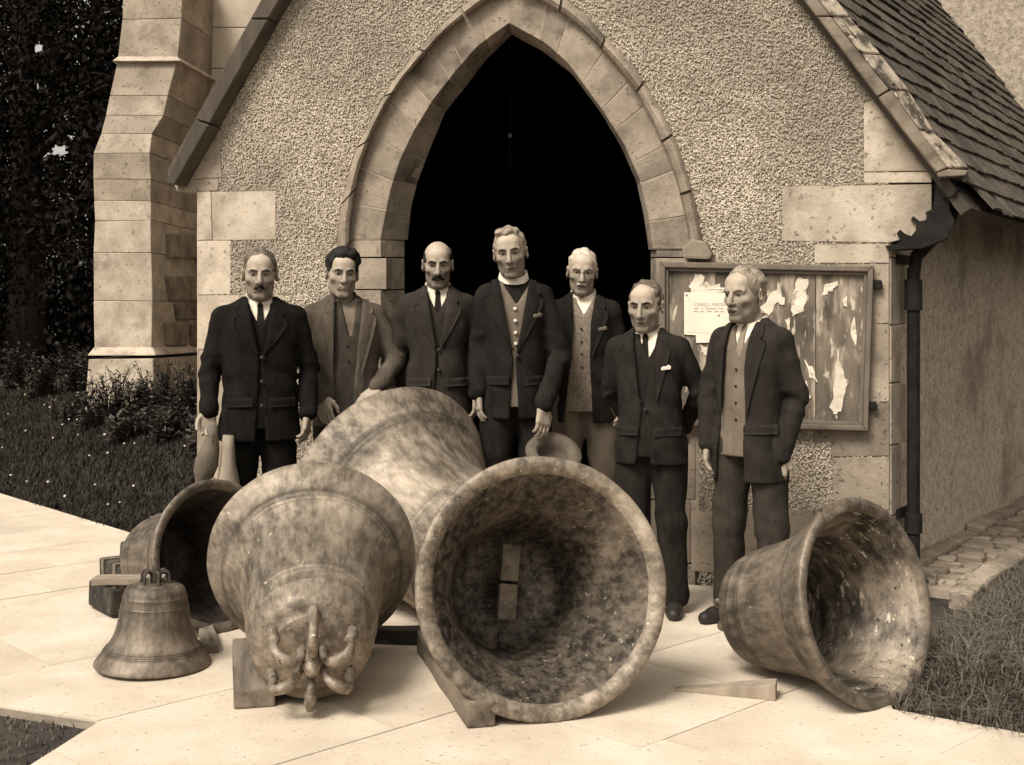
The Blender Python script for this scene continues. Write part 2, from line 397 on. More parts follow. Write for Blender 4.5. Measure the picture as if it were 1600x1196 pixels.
# ------------------------------------------------------------------ the porch
porch = thing('church_porch', 'gabled roughcast church porch with pointed stone archway and slated roof', 'porch', (0, WY, 0), (0, 0, -TH))
HOL = [(548, 470), (547, 375), (549, 337), (556, 296), (567, 247), (582, 210), (609, 154), (631, 124), (657, 94), (687, 60), (721, 30), (760, 2), (795, -18)]
HOO = [(527, 410), (526, 375), (532, 326), (543, 277), (556, 232), (575, 195), (596, 157), (616, 124), (646, 86), (680, 49), (712, 18), (750, -12), (792, -40)]
FIL = [(596, 440), (594, 375), (609, 300), (627, 244), (650, 199), (676, 157), (714, 109), (747, 71), (796, 36)]
MDL = [(612, 440), (612, 375), (624, 300), (644, 244), (665, 195), (691, 154), (725, 116), (759, 79), (798, 44)]
INL = [(631, 440), (637, 375), (642, 326), (652, 285), (669, 240), (695, 176), (725, 139), (759, 94), (800, 54)]
HRI = [(1080, 440), (1078, 390), (1077, 375), (1070, 337), (1059, 289), (1044, 247), (1021, 195), (991, 139), (961, 101), (931, 67), (905, 43), (890, 30), (850, 4), (795, -18)]
HRO = [(1100, 390), (1089, 326), (1077, 281), (1059, 225), (1036, 176), (1014, 139), (991, 101), (950, 64), (924, 30), (880, -5), (840, -28), (792, -40)]
FIR = [(1026, 440), (1021, 390), (1013, 337), (1001, 285), (979, 232), (947, 180), (916, 137), (886, 97), (850, 66), (796, 36)]
MDR = [(1023, 440), (1018, 390), (1010, 337), (998, 285), (975, 232), (943, 178), (905, 127), (868, 89), (850, 74), (798, 44)]
INR = [(1017, 440), (1014, 390), (1006, 337), (995, 285), (972, 232), (939, 176), (894, 116), (849, 81), (800, 54)]
hole = [(558, 1010), (558, 470)]+HOL[1:]+HRI[::-1][1:-1]+[(1070, 440), (1070, 960)]
outer = [(1390, 985), (1390, 400), (1390, 285), (1462, 268), (785, -616), (272, 288), (277, 299), (308, 300), (308, 960)]
wall_px = hole+outer   # outline of the front wall with the archway left open
wall2 = [w2(*p) for p in wall_px]
MB().prism([(u, .0, z) for u, z in wall2], [(u, .42, z) for u, z in wall2]).build('front_wall', M['render_base'], porch)

def block(px, name, mat, proud=.010, depth=.10, bevel=.003, jit=.0025, parent=None):
    """A dressed stone in the porch front whose face covers the photo-pixel outline px."""
    f = [wl(a, b, -proud) for a, b in px]; bk = [(p[0], depth, p[2]) for p in f]
    return MB().prism(f, bk).build(name, mat, parent or porch, bevel=bevel, jit=jit)
QUOIN_L = [[(322, 199), (343, 197), (346, 277), (277, 281), (302, 238)], [(277, 282), (341, 280), (339, 298), (277, 299)],
           [(308, 300), (329, 300), (331, 375), (308, 376)], [(330, 300), (430, 299), (431, 375), (332, 376)],
           [(308, 377), (360, 376), (360, 460), (308, 461)], [(308, 462), (440, 461), (440, 545), (308, 546)], [(308, 547), (362, 547), (362, 640), (308, 641)],
           [(308, 642), (440, 642), (440, 730), (308, 731)], [(308, 732), (362, 732), (362, 820), (308, 822)], [(308, 823), (440, 823), (440, 960), (308, 955)]]
QUOIN_R = [[(1350, 163), (1374, 150), (1452, 258), (1452, 267), (1350, 268)], [(1350, 270), (1456, 269), (1456, 285), (1350, 286)],
           [(1222, 292), (1456, 288), (1456, 330), (1441, 352), (1428, 370), (1389, 379), (1222, 377)], [(1273, 383), (1389, 381), (1389, 411), (1273, 412)],
           [(1300, 414), (1389, 413), (1389, 505), (1300, 505)], [(1272, 507), (1389, 507), (1389, 628), (1272, 628)], [(1271, 630), (1389, 630), (1389, 713), (1300, 714), (1300, 690), (1271, 690)],
           [(1301, 716), (1389, 715), (1389, 797), (1301, 797)], [(1205, 797), (1300, 797), (1300, 868), (1205, 872)], [(1302, 799), (1389, 799), (1389, 985), (1302, 960)],
           [(1080, 800), (1203, 800), (1203, 900), (1080, 893)]]
for p in QUOIN_L: block(p, 'quoin_stone', M['ashlar'] if p[0][1] < 290 or p[0][1] > 540 else M['pale_ashlar'])
for p in QUOIN_R: block(p, 'quoin_stone', M['pale_ashlar'] if p[0][1] < 400 else M['ashlar'])
# jambs of the doorway, course by course
for k, (y0, y1) in enumerate(((376, 402), (404, 452), (454, 520), (522, 600), (602, 690), (692, 780), (782, 880), (882, 985))):
    for L in (True, False):
        xo, xf, xm, xi = ((548, 595, 612, 632) if L else (1078, 1026, 1023, 1017)); xo += (k % 2)*(-10 if L else 8)*(1 if k > 2 else 0)
        sec = lambda yy: [wl(xo, yy, .15), wl(xo, yy, -.006), wl(xf if k != 1 else (xf+xm)/2, yy, -.006), wl(xm, yy, .08), wl(xi, yy, .20), wl(xi, yy, .42)]
        if not L and k < 1: y0 = 392
        MB().prism(sec(y0), sec(y1)).build('jamb_stone', M['arch_stone'], porch, bevel=.0025, jit=.002)
def arch_stones(HI, FI, MD, IN, n, y_spring, sd):
    def cut(c):  # start each curve at the springing
        c = [p for p in c if p[1] <= y_spring+1]; return c
    K = n*4+1
    g = random.Random(sd)
    cur = [resample(cut(c), 241) for c in (HI, FI, MD, IN)]
    ts = [0]+[(k+g.uniform(-.18, .18))/n for k in range(1, n)]+[1]
    mort = MB()
    for a, b in zip(ts, ts[1:]):
        m = MB(); rows = []
        for t in np.linspace(a+.0022, b-.0022, 6):
            q = [c[int(round(t*240))] if False else np.array([np.interp(t*240, np.arange(241), c[:, 0]), np.interp(t*240, np.arange(241), c[:, 1])]) for c in cur]
            pr = -.006
            rows.append([wl(*q[0], .15), wl(*q[0], pr), wl(*q[1], pr), wl(*q[2], .08), wl(*q[3], .20), wl(*q[3], .42)])
        V = [p for r in rows for p in r]; Fq = []
        for r in range(5):
            for c in range(6): Fq.append([r*6+c, r*6+(c+1) % 6, (r+1)*6+(c+1) % 6, (r+1)*6+c])
        for base in (0, 30):
            tr = [(0, 1, 2), (0, 2, 3), (0, 3, 4), (0, 4, 5)]; Fq += [[base+i for i in t] for t in tr]
        m.poly(V, Fq); m.build('voussoir', M['arch_stone'], porch, bevel=.0022, jit=.004, segs=1)
    rows = []
    for t in np.linspace(0, 1, 40):
        q = [np.array([np.interp(t*240, np.arange(241), c[:, 0]), np.interp(t*240, np.arange(241), c[:, 1])]) for c in cur]
        rows.append([wl(*q[0], .145), wl(*q[0], -.003), wl(*q[1], -.003), wl(*q[2], .083), wl(*q[3], .203), wl(*q[3], .41)])
    V = [p for r in rows for p in r]; o = np.array((0, 0, .012))
    mort.poly([tuple(np.array(p)) for p in V], [[r*6+c, r*6+c+1, (r+1)*6+c+1, (r+1)*6+c] for r in range(39) for c in range(5)])
    mort.build('arch_mortar', M['mortar'], porch)
arch_stones(HOL, FIL, MDL, INL, 9, 375, 5); arch_stones(HRI, FIR, MDR, INR, 9, 375+15, 8)
def hood(HI, HO, y_spring, n, sd, y_hi):
    a = resample([p for p in HI if p[1] <= y_hi+1], 121); b = resample([p for p in HO if p[1] <= y_spring+1], 121)
    for k in range(n):
        rows = []
        for t in np.linspace(k/n+.004, (k+1)/n-.004, 6):
            q = lambda c: np.array([np.interp(t*120, np.arange(121), c[:, 0]), np.interp(t*120, np.arange(121), c[:, 1])])
            i, o = q(a), q(b); mx = lambda s: i+(o-i)*s
            rows.append([wl(*mx(-.03), .02), wl(*mx(.02), -.028), wl(*mx(.16), -.062), wl(*mx(.42), -.078), wl(*mx(.7), -.066), wl(*mx(.92), -.036), wl(*mx(1.02), .02)])
        m = 7; V = [p for r in rows for p in r]
        Fq = [[r*m+c, r*m+(c+1) % m, (r+1)*m+(c+1) % m, (r+1)*m+c] for r in range(5) for c in range(m)]+[list(range(m))[::-1], [5*m+c for c in range(m)]]
        MB().poly(V, Fq).build('hood_stone', M['arch_stone'], porch, jit=.003, smooth=False)
hood(HOL, HOO, 412, 6, 1, 412); hood(HRI, HRO, 390, 6, 2, 390)
block([(1064, 388), (1080, 372), (1102, 378), (1112, 398), (1108, 406), (1066, 404)], 'hood_stop', M['arch_stone'], .085, .05, .014, .006)

# pebbledash: thousands of stone chips thrown on the wall
def wall_ok(P):
    ok = inside(P, wall2)
    for q in QUOIN_L+QUOIN_R: ok &= ~inside(P, [w2(*p) for p in q])
    for c in (HOO+HOL[::-1], HRO+HRI[::-1]): ok &= ~inside(P, [w2(*p) for p in c])
    ok &= ~inside(P, [w2(*p) for p in ((1034, 414), (1361, 419), (1352, 668), (1034, 660))])
    ok &= ~inside(P, [w2(*p) for p in ((520, 380), (560, 380), (560, 1000), (520, 1000))])&~inside(P, [w2(*p) for p in ((1060, 385), (1098, 385), (1090, 1000), (1060, 1000))])
    ok &= ~inside(P, [w2(*p) for p in ((1381, 380), (1400, 380), (1400, 1000), (1381, 1000))])
    return ok
a0, b0 = w2(277, -60), w2(1392, 960)
P = np.stack([rng.uniform(a0[0], b0[0], 270000), rng.uniform(-.05, 3.75, 270000)], 1); P = P[wall_ok(P)]
n = len(P); oct_v = np.array([(1, 0, 0), (-1, 0, 0), (0, 1, 0), (0, -1, 0), (0, 0, 1), (0, 0, -1)], float)
oct_f = np.array([(0, 2, 4), (2, 1, 4), (1, 3, 4), (3, 0, 4), (2, 0, 5), (1, 2, 5), (3, 1, 5), (0, 3, 5)])
qx, qy, qz = [rng.uniform(0, 6.28, n) for _ in range(3)]
def rot3(a, b, c):
    ca, sa, cb, sb, cc, sc = np.cos(a), np.sin(a), np.cos(b), np.sin(b), np.cos(c), np.sin(c)
    return np.stack([np.stack([cb*cc, -cb*sc, sb], -1), np.stack([sa*sb*cc+ca*sc, -sa*sb*sc+ca*cc, -sa*cb], -1), np.stack([-ca*sb*cc+sa*sc, ca*sb*sc+sa*cc, ca*cb], -1)], -2)
Rm = rot3(qx, qy, qz); rad = rng.uniform(.0036, .0080, (n, 1))*rng.uniform(.7, 1.25, (n, 3))
Vp = np.einsum('nij,nvj->nvi', Rm, oct_v[None]*rad[:, None, :]); Vp[:, :, 1] *= .75
Vp += np.stack([P[:, 0], -.004-.004*rng.random(n), P[:, 1]], 1)[:, None, :]
tone = np.clip(rng.normal(.76, .15, n), .2, 1.25)*(.86+.14*np.sin(P[:, 0]*3.1+2*np.sin(P[:, 1]*2.3)))
o = add('pebbledash', raw_mesh('pebbledash', Vp.reshape(-1, 3), (oct_f[None]+6*np.arange(n)[:, None, None]).reshape(-1, 3), M['pebble'], tone=np.repeat(tone, 6)), porch, kind='stuff')

# dim room behind the arch
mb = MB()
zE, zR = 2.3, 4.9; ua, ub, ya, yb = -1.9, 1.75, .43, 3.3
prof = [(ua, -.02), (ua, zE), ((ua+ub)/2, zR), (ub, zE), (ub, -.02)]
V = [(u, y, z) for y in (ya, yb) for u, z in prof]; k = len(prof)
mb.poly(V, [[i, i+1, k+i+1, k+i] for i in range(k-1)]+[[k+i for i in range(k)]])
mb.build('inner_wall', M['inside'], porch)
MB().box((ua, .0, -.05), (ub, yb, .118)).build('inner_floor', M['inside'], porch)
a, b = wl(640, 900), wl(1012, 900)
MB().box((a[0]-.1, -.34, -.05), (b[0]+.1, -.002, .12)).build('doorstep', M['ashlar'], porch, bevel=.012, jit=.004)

# side wall, eaves, roof
SA = np.array((wl(1389, 700)[0], 0.0)); SDIR = np.array((.25, .968))     # porch-local line of the side wall
SN = np.array((.968, -.25))
def side(s, off, z): p = SA+SDIR*s+SN*off; return (p[0], p[1], z)
LEN = 5.4; WO = -.14
MB().poly([side(.02, WO, -.1), side(LEN, WO, -.1), side(LEN, WO, 2.5), side(.02, WO, 2.5), side(.02, -.5, -.1), side(LEN, -.5, -.1), side(LEN, -.5, 2.5), side(.02, -.5, 2.5)],
          [(0, 1, 2, 3), (7, 6, 5, 4), (0, 4, 5, 1), (1, 5, 6, 2), (2, 6, 7, 3), (3, 7, 4, 0)]).build('side_wall', M['roughcast'], porch)
for k, (z0, z1) in enumerate(((-.05, .42), (.425, .78), (.785, 1.1), (1.105, 1.4), (1.405, 1.75), (1.755, 2.05))):
    w = (.26, .17)[k % 2]
    MB().poly([side(.004, .012, z0), side(w, .012, z0), side(w, .012, z1), side(.004, .012, z1), side(.004, -.3, z0), side(w, -.3, z0), side(w, -.3, z1), side(.004, -.3, z1)],
              [(0, 1, 2, 3), (7, 6, 5, 4), (0, 4, 5, 1), (1, 5, 6, 2), (2, 6, 7, 3), (3, 7, 4, 0)]).build('quoin_stone', M['ashlar'], porch, bevel=.008, jit=.004)
# roof plane: through the eaves line and the verge
v_low, v_up = np.array(wl(1480, 263, -.10)), np.array(wl(1298, 26, -.10))
slope = (v_up-v_low)/np.linalg.norm(v_up-v_low); along = np.array((SDIR[0], SDIR[1], 0)); along /= np.linalg.norm(along)
nrm = np.cross(slope, along); nrm /= np.linalg.norm(nrm)
if nrm[2] < 0: nrm = -nrm
perp = slope-along*(slope@along); perp /= np.linalg.norm(perp)      # straight up the roof
def roof(s, u, h=0): p = v_low+along*s+perp*u+nrm*h; return tuple(p)
sv = float((slope@along))/float(slope@perp)    # verge leans along the ridge direction
RLEN, RUP = 5.2, 5.0
rr = MB().prism([roof(.06, -.22, -.03), roof(RLEN, -.22, -.03), roof(RLEN, RUP, -.03), roof(.06+sv*RUP, RUP, -.03)],
                [roof(.06, -.22, -.09), roof(RLEN, -.22, -.09), roof(RLEN, RUP, -.09), roof(.06+sv*RUP, RUP, -.09)]).build('roof', M['wood_grey'], porch)
# left slope, seen only edge-on
l_low, l_up = np.array(wl(262, 287, -.10)), np.array(wl(404, 31, -.10)); lt = l_low+(l_up-l_low)*4.2
MB().poly([tuple(l_low), tuple(lt), tuple(lt+np.array((0, 5, 0))), tuple(l_low+np.array((0, 3.2, 0)))]+[tuple(p+np.array((0, 0, .09))) for p in (l_low, lt, lt+np.array((0, 5, 0)), l_low+np.array((0, 3.2, 0)))],
          [(0, 1, 2, 3), (7, 6, 5, 4), (0, 4, 5, 1), (1, 5, 6, 2), (2, 6, 7, 3), (3, 7, 4, 0)]).build('roof', M['slate'], porch)
g = random.Random(4); slates = []; expo = .155
for r in range(31):
    u0 = -.27+r*expo; s0 = .10+sv*max(u0, 0)+(0 if r % 2 else .11)-.1*(r > 0)
    s = s0
    while s < RLEN:
        w = g.uniform(.17, .25)
        slates.append((s, u0, min(w, RLEN-s)-.008, expo*1.7+g.uniform(-.015, .01))); s += w
def slate_poly(s, u, w, hh):
    t = .011+g.uniform(-.003, .004); j = g.uniform(-.012, .012); lift = .024+g.uniform(0, .006)
    b = [roof(s, u+j, lift), roof(s+w, u+j+g.uniform(-.012, .012), lift+g.uniform(-.003, .003)), roof(s+w, u+hh, .002), roof(s, u+hh, .002)]
    tp = [tuple(np.array(p)+nrm*t) for p in b]
    return tp, b
def seen(s, u, w):
    p = np.array(roof(s+w/2, u+.1)); c, sn = math.cos(TH), math.sin(TH)
    X_, Y_, Z_ = p[0]*c+p[1]*sn, WY-p[0]*sn+p[1]*c, p[2]
    px, py = CX+F*X_/Y_, HY-F*(Z_-CAMZ)/Y_
    return (px < 1640 and -60 < py), Y_
vis = sorted([(seen(*q[:3])[1], q) for q in slates if seen(*q[:3])[0]], key=lambda t: t[0])
for _, q in vis[:300]:
    a, b = slate_poly(*q); MB().prism(a, b).build('slate', M['slate'], rr)
rest = MB(); keep = {q for _, q in vis[:300]}
for q in slates:
    if q not in keep: a, b = slate_poly(*q); rest.prism(a, b)
rest.build('slate_courses', M['slate'], rr, kind='stuff')
# verge: bargeboards and the mortared verge stones beside them
def board(px, y0, y1, name, mat, **k):
    return MB().prism([wl(a, b, y0) for a, b in px], [tuple(np.array(wl(a, b, y0))+np.array((0, y1-y0, 0))) for a, b in px]).build(name, mat, porch, **k)
board([(1277, 26), (1298, 26), (1389, 140), (1371, 152)], -.13, .0, 'bargeboard', M['barge'], bevel=.006, jit=.004, segs=1)
board([(1202, -70), (1223, -70), (1297, 24), (1276, 25)], -.13, .0, 'bargeboard', M['barge'], bevel=.006, jit=.004, segs=1)
board([(1372, 154), (1391, 142), (1480, 263), (1463, 270)], -.14, .0, 'bargeboard', M['barge'], bevel=.006, jit=.004, segs=1)
vs = [(1224, -70, 1250, -70), (1299, 26, 1327, 26), (1345, 84, 1376, 86), (1390, 140, 1421, 144), (1437, 204, 1459, 205), (1481, 264, 1513, 265)]
for a, b in zip(vs, vs[1:]):
    q = [(a[0], a[1]), (a[2], a[3]), (b[2], b[3]-2), (b[0], b[1]-2)]
    f = [wl(*q[0], -.135), wl(*q[1], -.02), wl(*q[2], -.02), wl(*q[3], -.135)]
    MB().prism(f, [tuple(np.array(p)+np.array((.0, .14, -.05))) for p in f]).build('verge_stone', M['verge'], porch, bevel=.005, jit=.006, segs=1)
board([(1463, 271), (1481, 265), (1513, 266), (1508, 274), (1466, 277)], -.145, .12, 'kneeler', M['barge'], bevel=.006, jit=.003)
board([(390, 31), (418, 31), (327, 193), (305, 186)], -.13, .0, 'bargeboard', M['wood_grey'], bevel=.006, jit=.003, segs=1)
board([(442, -60), (470, -60), (419, 29), (391, 29)], -.13, .0, 'bargeboard', M['wood_grey'], bevel=.006, jit=.003, segs=1)
board([(304, 188), (326, 195), (272, 289), (257, 286)], -.14, .0, 'bargeboard', M['wood_grey'], bevel=.006, jit=.003, segs=1)
# eaves: soffit board, gutter with a scalloped end bracket, downpipe
gz = 2.10
MB().poly([side(.07, -.2, gz+.02), side(LEN, -.2, gz+.02), side(LEN, .30, gz-.005), side(.07, .30, gz-.005), side(.07, -.2, gz+.05), side(LEN, -.2, gz+.05), side(LEN, .30, gz+.03), side(.07, .30, gz+.03)],
          [(0, 1, 2, 3), (7, 6, 5, 4), (0, 4, 5, 1), (1, 5, 6, 2), (2, 6, 7, 3), (3, 7, 4, 0)]).build('soffit', M['iron'], porch)
gp_ = []
for s in (0.0, LEN):
    for aa in range(9):
        t = math.pi*aa/8; gp_.append(side(s, .30-.045*math.cos(t), gz-.01-.050*math.sin(t)))
    for aa in range(9):
        t = math.pi*(8-aa)/8; gp_.append(side(s, .30-.038*math.cos(t), gz-.01-.043*math.sin(t)))
MB().poly(gp_, [[i, (i+1) % 18, 18+(i+1) % 18, 18+i] for i in range(18)]+[list(range(18)), list(range(18, 36))]).build('gutter', M['iron'], porch, smooth=False)
SC = [(1383, 384), (1401, 382), (1408, 378), (1401, 365), (1406, 359), (1415, 366), (1424, 369), (1431, 360), (1432, 349), (1423, 343), (1427, 338), (1437, 346), (1447, 344), (1448, 336), (1446, 332), (1458, 326), (1463, 276), (1481, 276), (1484, 330), (1492, 345), (1480, 372), (1440, 388), (1388, 391)]
board(SC, -.035, .10, 'gutter_bracket', M['iron'])
MB().poly([side(.62, .20, gz-.10), side(.92, .20, gz-.10), side(.62, .20, gz-.01), side(.62, .26, gz-.10), side(.92, .26, gz-.10), side(.62, .26, gz-.01)],
          [(0, 1, 2), (5, 4, 3), (0, 3, 4, 1), (1, 4, 5, 2), (2, 5, 3, 0)]).build('rafter_end', M['pale_ashlar'], porch)
px_s = .17
dp = MB(); dp.tube([side(px_s, .29, gz-.05), side(px_s, .26, gz-.16), side(px_s, .09, gz-.34), side(px_s, .075, gz-.45)], .033, 10)
dp.tube([side(px_s, .075, gz-.40), side(px_s, .075, .36)], .033, 12); dp.tube([side(px_s, .075, gz-.46), side(px_s, .075, gz-.62)], .045, 12)
dpo = dp.build('downpipe', M['iron'], porch, smooth=False)
dp2 = MB(); dp2.tube([side(px_s, .075, .42), side(px_s, .075, .32)], .045, 12); dp2.tube([side(px_s, .075, .36), side(px_s, .075, .12), side(px_s, .13, .05)], .033, 10); dp2.build('pipe_socket', M['iron'], dpo)
for zz in (1.72, .40): MB().poly([side(px_s-.10, .03, zz), side(px_s+.10, .03, zz), side(px_s+.10, .03, zz+.05), side(px_s-.10, .03, zz+.05), side(px_s-.10, .016, zz), side(px_s+.10, .016, zz), side(px_s+.10, .016, zz+.05), side(px_s-.10, .016, zz+.05)],
          [(0, 1, 2, 3), (7, 6, 5, 4), (0, 4, 5, 1), (1, 5, 6, 2), (2, 6, 7, 3), (3, 7, 4, 0)]).build('pipe_clip', M['iron'], dpo)

# drainage channel along the side wall: two kerbs and rough pitching between
c_, s_ = math.cos(TH), math.sin(TH)
def wp(s, off, z):
    p = side(s, off, z); return (p[0]*c_+p[1]*s_, WY-p[0]*s_+p[1]*c_, z)
chan = MB().poly([wp(.3, -.1, .015), wp(LEN, -.1, .02), wp(LEN, .32, .02), wp(.3, .32, .015), wp(.3, -.1, -.2), wp(LEN, -.1, -.2), wp(LEN, .32, -.2), wp(.3, .32, -.2)],
          [(0, 1, 2, 3), (7, 6, 5, 4), (0, 4, 5, 1), (1, 5, 6, 2), (2, 6, 7, 3), (3, 7, 4, 0)]).build('drain_channel', M['mortar'], kind='structure')
g = random.Random(9)
for off, wd, hz in ((-.135, .10, .07), (.27, .12, .075)):
    s = .45 if off < 0 else .10
    while s < LEN-.3:
        l = g.uniform(.28, .6); h = hz+g.uniform(-.018, .014)
        f = [wp(s, off, h), wp(s+l-.012, off, h), wp(s+l-.012, off+wd, h-.008), wp(s, off+wd, h-.008)]; b = [(p[0], p[1], -.12) for p in f]
        MB().prism(f, b).build('kerb_stone', M['ashlar'], chan, bevel=.02, jit=.03); s += l
s = .34
while s < LEN-.2:
    l = g.uniform(.07, .14); o_ = -.025
    while o_ < .25:
        w = g.uniform(.08, .2); w = min(w, .265-o_); h = .035+g.uniform(-.012, .03)
        f = [wp(s, o_, h), wp(s+l-.012, o_+.01, h+g.uniform(-.01, .01)), wp(s+l-.012, o_+w-.012, h), wp(s+.008, o_+w-.012, h+g.uniform(-.012, .012))]; b = [(p[0], p[1], -.05) for p in f]
        MB().prism(f, b).build('pitching_stone', M['ashlar'], chan, bevel=.012, jit=.008, segs=1); o_ += w
    s += l

# hanging cord in the archway
a, b = wl(797, 84, .9), wl(797, 262, .9)
cw = lambda p: (p[0]*c_+p[1]*s_, WY-p[0]*s_+p[1]*c_, p[2])
cord = MB().tube([cw((a[0], a[1], 4.2)), cw(b)], .006, 6).build('hanging_cord', M['iron'])
tag(cord, 'dark cord with a pale knot hanging down the middle of the archway', 'cord')
bl = bmesh.new(); bmesh.ops.create_icosphere(bl, subdivisions=2, radius=.016); me = bpy.data.meshes.new('knot'); bl.to_mesh(me); bl.free(); me.materials.append(M['dark_stone'])
k_ = wl(803, 212, .9); add('knot', me, cord, cw((b[0], k_[1], k_[2])))

# ------------------------------------------------------------------ nave, tower and buttress behind
nave = thing('church_nave', 'roughcast church wall rising behind the porch roof at upper right', 'church', (3, 11, 0))
MB().box((-4.4, 0, -.2), (9, .6, 9.5)).build('nave_wall', M['nave_cast'], nave)
tower = thing('church_tower', 'pale ashlar tower wall behind the left bargeboard', 'tower', (-1.8, 13.4, 0))
MB().box((-1.62, .02, -.3), (4.0, 2.6, 12)).build('tower_core', M['mortar'], tower)
z = .3; g = random.Random(2)
while z < 7.2:
    h = g.choice((.36, .45, .52)); x = -1.64
    while x < 1.7:
        w = g.choice((.6, .8, 1.0)); MB().box((x+.004, 0, z+.004), (min(x+w, 4)-.004, .1, z+h-.004)).build('ashlar_block', M['tower'], tower, bevel=.006, segs=1); x += w
    z += h
butt = thing('stone_buttress', 'stepped stone buttress with a moulded plinth standing in the plants at far left', 'buttress', (-3.8, 12, .4))
# photo rows: y, left edge, right arris, depth of the front face, projection of the base line
BR = [(650, 132, 240, 11.93), (562, 138, 240, 11.93), (545, 147, 237, 12.0), (470, 147, 237, 12.0), (395, 146, 236, 12.0), (345, 148, 236, 12.0), (314, 147, 236, 12.0), (281, 146, 235, 12.0), (240, 145, 233, 12.0), (209, 157, 238, 12.12), (181, 166, 255, 12.22),
      (150, 172, 262, 12.3), (96, 183, 277, 12.4), (30, 192, 284, 12.5), (-60, 194, 286, 12.5)]
def bpt(px, py, Y): p = at(px, py, Y); return (p.x+3.8, p.y-12, p.z-.4)
for k, (lo, hi) in enumerate(zip(BR, BR[1:])):
    if k == 1: continue
    def ring(r, dy):
        y = r[0]+dy; a, b = bpt(r[1], y, r[3]), bpt(r[2], y, r[3]); zz = (a[2]+b[2])/2
        return [(a[0], a[1], zz), (b[0], b[1], zz), (b[0]+.13, 1.7, zz), (a[0]-.1, 1.7, zz)]
    m = MB(); A, B = ring(lo, -.2), ring(hi, .2)
    m.poly(A+B, [(0, 1, 2, 3), (7, 6, 5, 4), (0, 4, 5, 1), (1, 5, 6, 2), (2, 6, 7, 3), (3, 7, 4, 0)]).build('buttress_stone', M['pale_ashlar'] if k < 6 else M['ashlar'], butt, bevel=.009, jit=.014)
def brow(y0, y1, ex, name, Y, l, r):
    a, b = bpt(l, (y0+y1)/2, Y), bpt(r, (y0+y1)/2, Y); z0, z1 = bpt(l, y1, Y)[2], bpt(l, y0, Y)[2]
    m = MB().poly([(a[0]-ex, a[1]-ex, z0), (b[0]+ex, b[1]-ex, z0), (b[0]+.13+ex, 1.7, z0), (a[0]-.1-ex, 1.7, z0), (a[0], a[1], z1), (b[0], b[1], z1), (b[0]+.13, 1.7, z1), (a[0]-.1, 1.7, z1)],
                  [(0, 1, 2, 3), (7, 6, 5, 4), (0, 4, 5, 1), (1, 5, 6, 2), (2, 6, 7, 3), (3, 7, 4, 0)])
    m.build(name, M['pale_ashlar'], butt, bevel=.02, jit=.004)
brow(543, 556, .05, 'string_course', 11.99, 146, 238); brow(88, 97, .05, 'weathering', 12.38, 184, 277)
g = random.Random(6)   # rubble patches in the buttress flank
for (x0, x1, y0, y1) in ((254, 296, 362, 404), (290, 309, 385, 428), (252, 308, 430, 470), (262, 300, 472, 500), (282, 310, 505, 542), (251, 280, 500, 540), (296, 309, 480, 503)):
    def fl(px, py):  # point on the flank plane
        b0_, b1_ = bpt(237, 545, 12.0), (bpt(237, 545, 12.0)[0]+.13, 1.7)
        t = (px-237)/(309-237); xx = b0_[0]+.13*t; yy = b0_[1]+1.7*t; Yw = yy+12
        return (xx, yy, CAMZ-(py-HY)/F*Yw-.4)
    f = [fl(x0, y0+g.uniform(0, 4)), fl(x1, y0+g.uniform(0, 4)), fl(x1-g.uniform(0, 4), y1), fl(x0+g.uniform(0, 4), y1)]
    MB().prism([(p[0]+.035, p[1], p[2]) for p in f], [(p[0]-.1, p[1], p[2]) for p in f]).build('rubble_stone', M['dark_stone'], butt, bevel=.02, jit=.012)

# ------------------------------------------------------------------ trees and border plants
def leaf_cloud(n, ctr, rad, size, seed, hollow=.35, lumps=9):
    g = np.random.default_rng(seed); C = np.array(ctr); Rr = np.array(rad)
    lc = g.normal(0, .45, (lumps, 3)); lr = g.uniform(.35, .6, lumps)
    k = g.integers(0, lumps, n); d = g.normal(0, 1, (n, 3)); d /= np.linalg.norm(d, axis=1)[:, None]
    p = C+Rr*(lc[k]+d*(lr[k]*g.uniform(hollow, 1, n)**.5)[:, None])
    a, b, c = [g.uniform(0, 6.28, n) for _ in range(3)]; Rm = rot3(a, b, c); s = size*g.uniform(.5, 1.4, n)
    q = np.array([(-.5, 0, 0), (0, -.28, .05), (.5, 0, 0), (0, .28, .05)]); Vv = np.einsum('nij,vj->nvi', Rm, q)*s[:, None, None]+p[:, None, :]
    return Vv.reshape(-1, 3), np.arange(4*n).reshape(n, 4)
VOIDS = [(-.390, .223, .006), (-.392, .192, .0045), (-.385, .158, .006), (-.372, .139, .008), (-.390, .135, .006), (-.378, .150, .005), (-.362, .152, .0045), (-.383, .137, .004)]
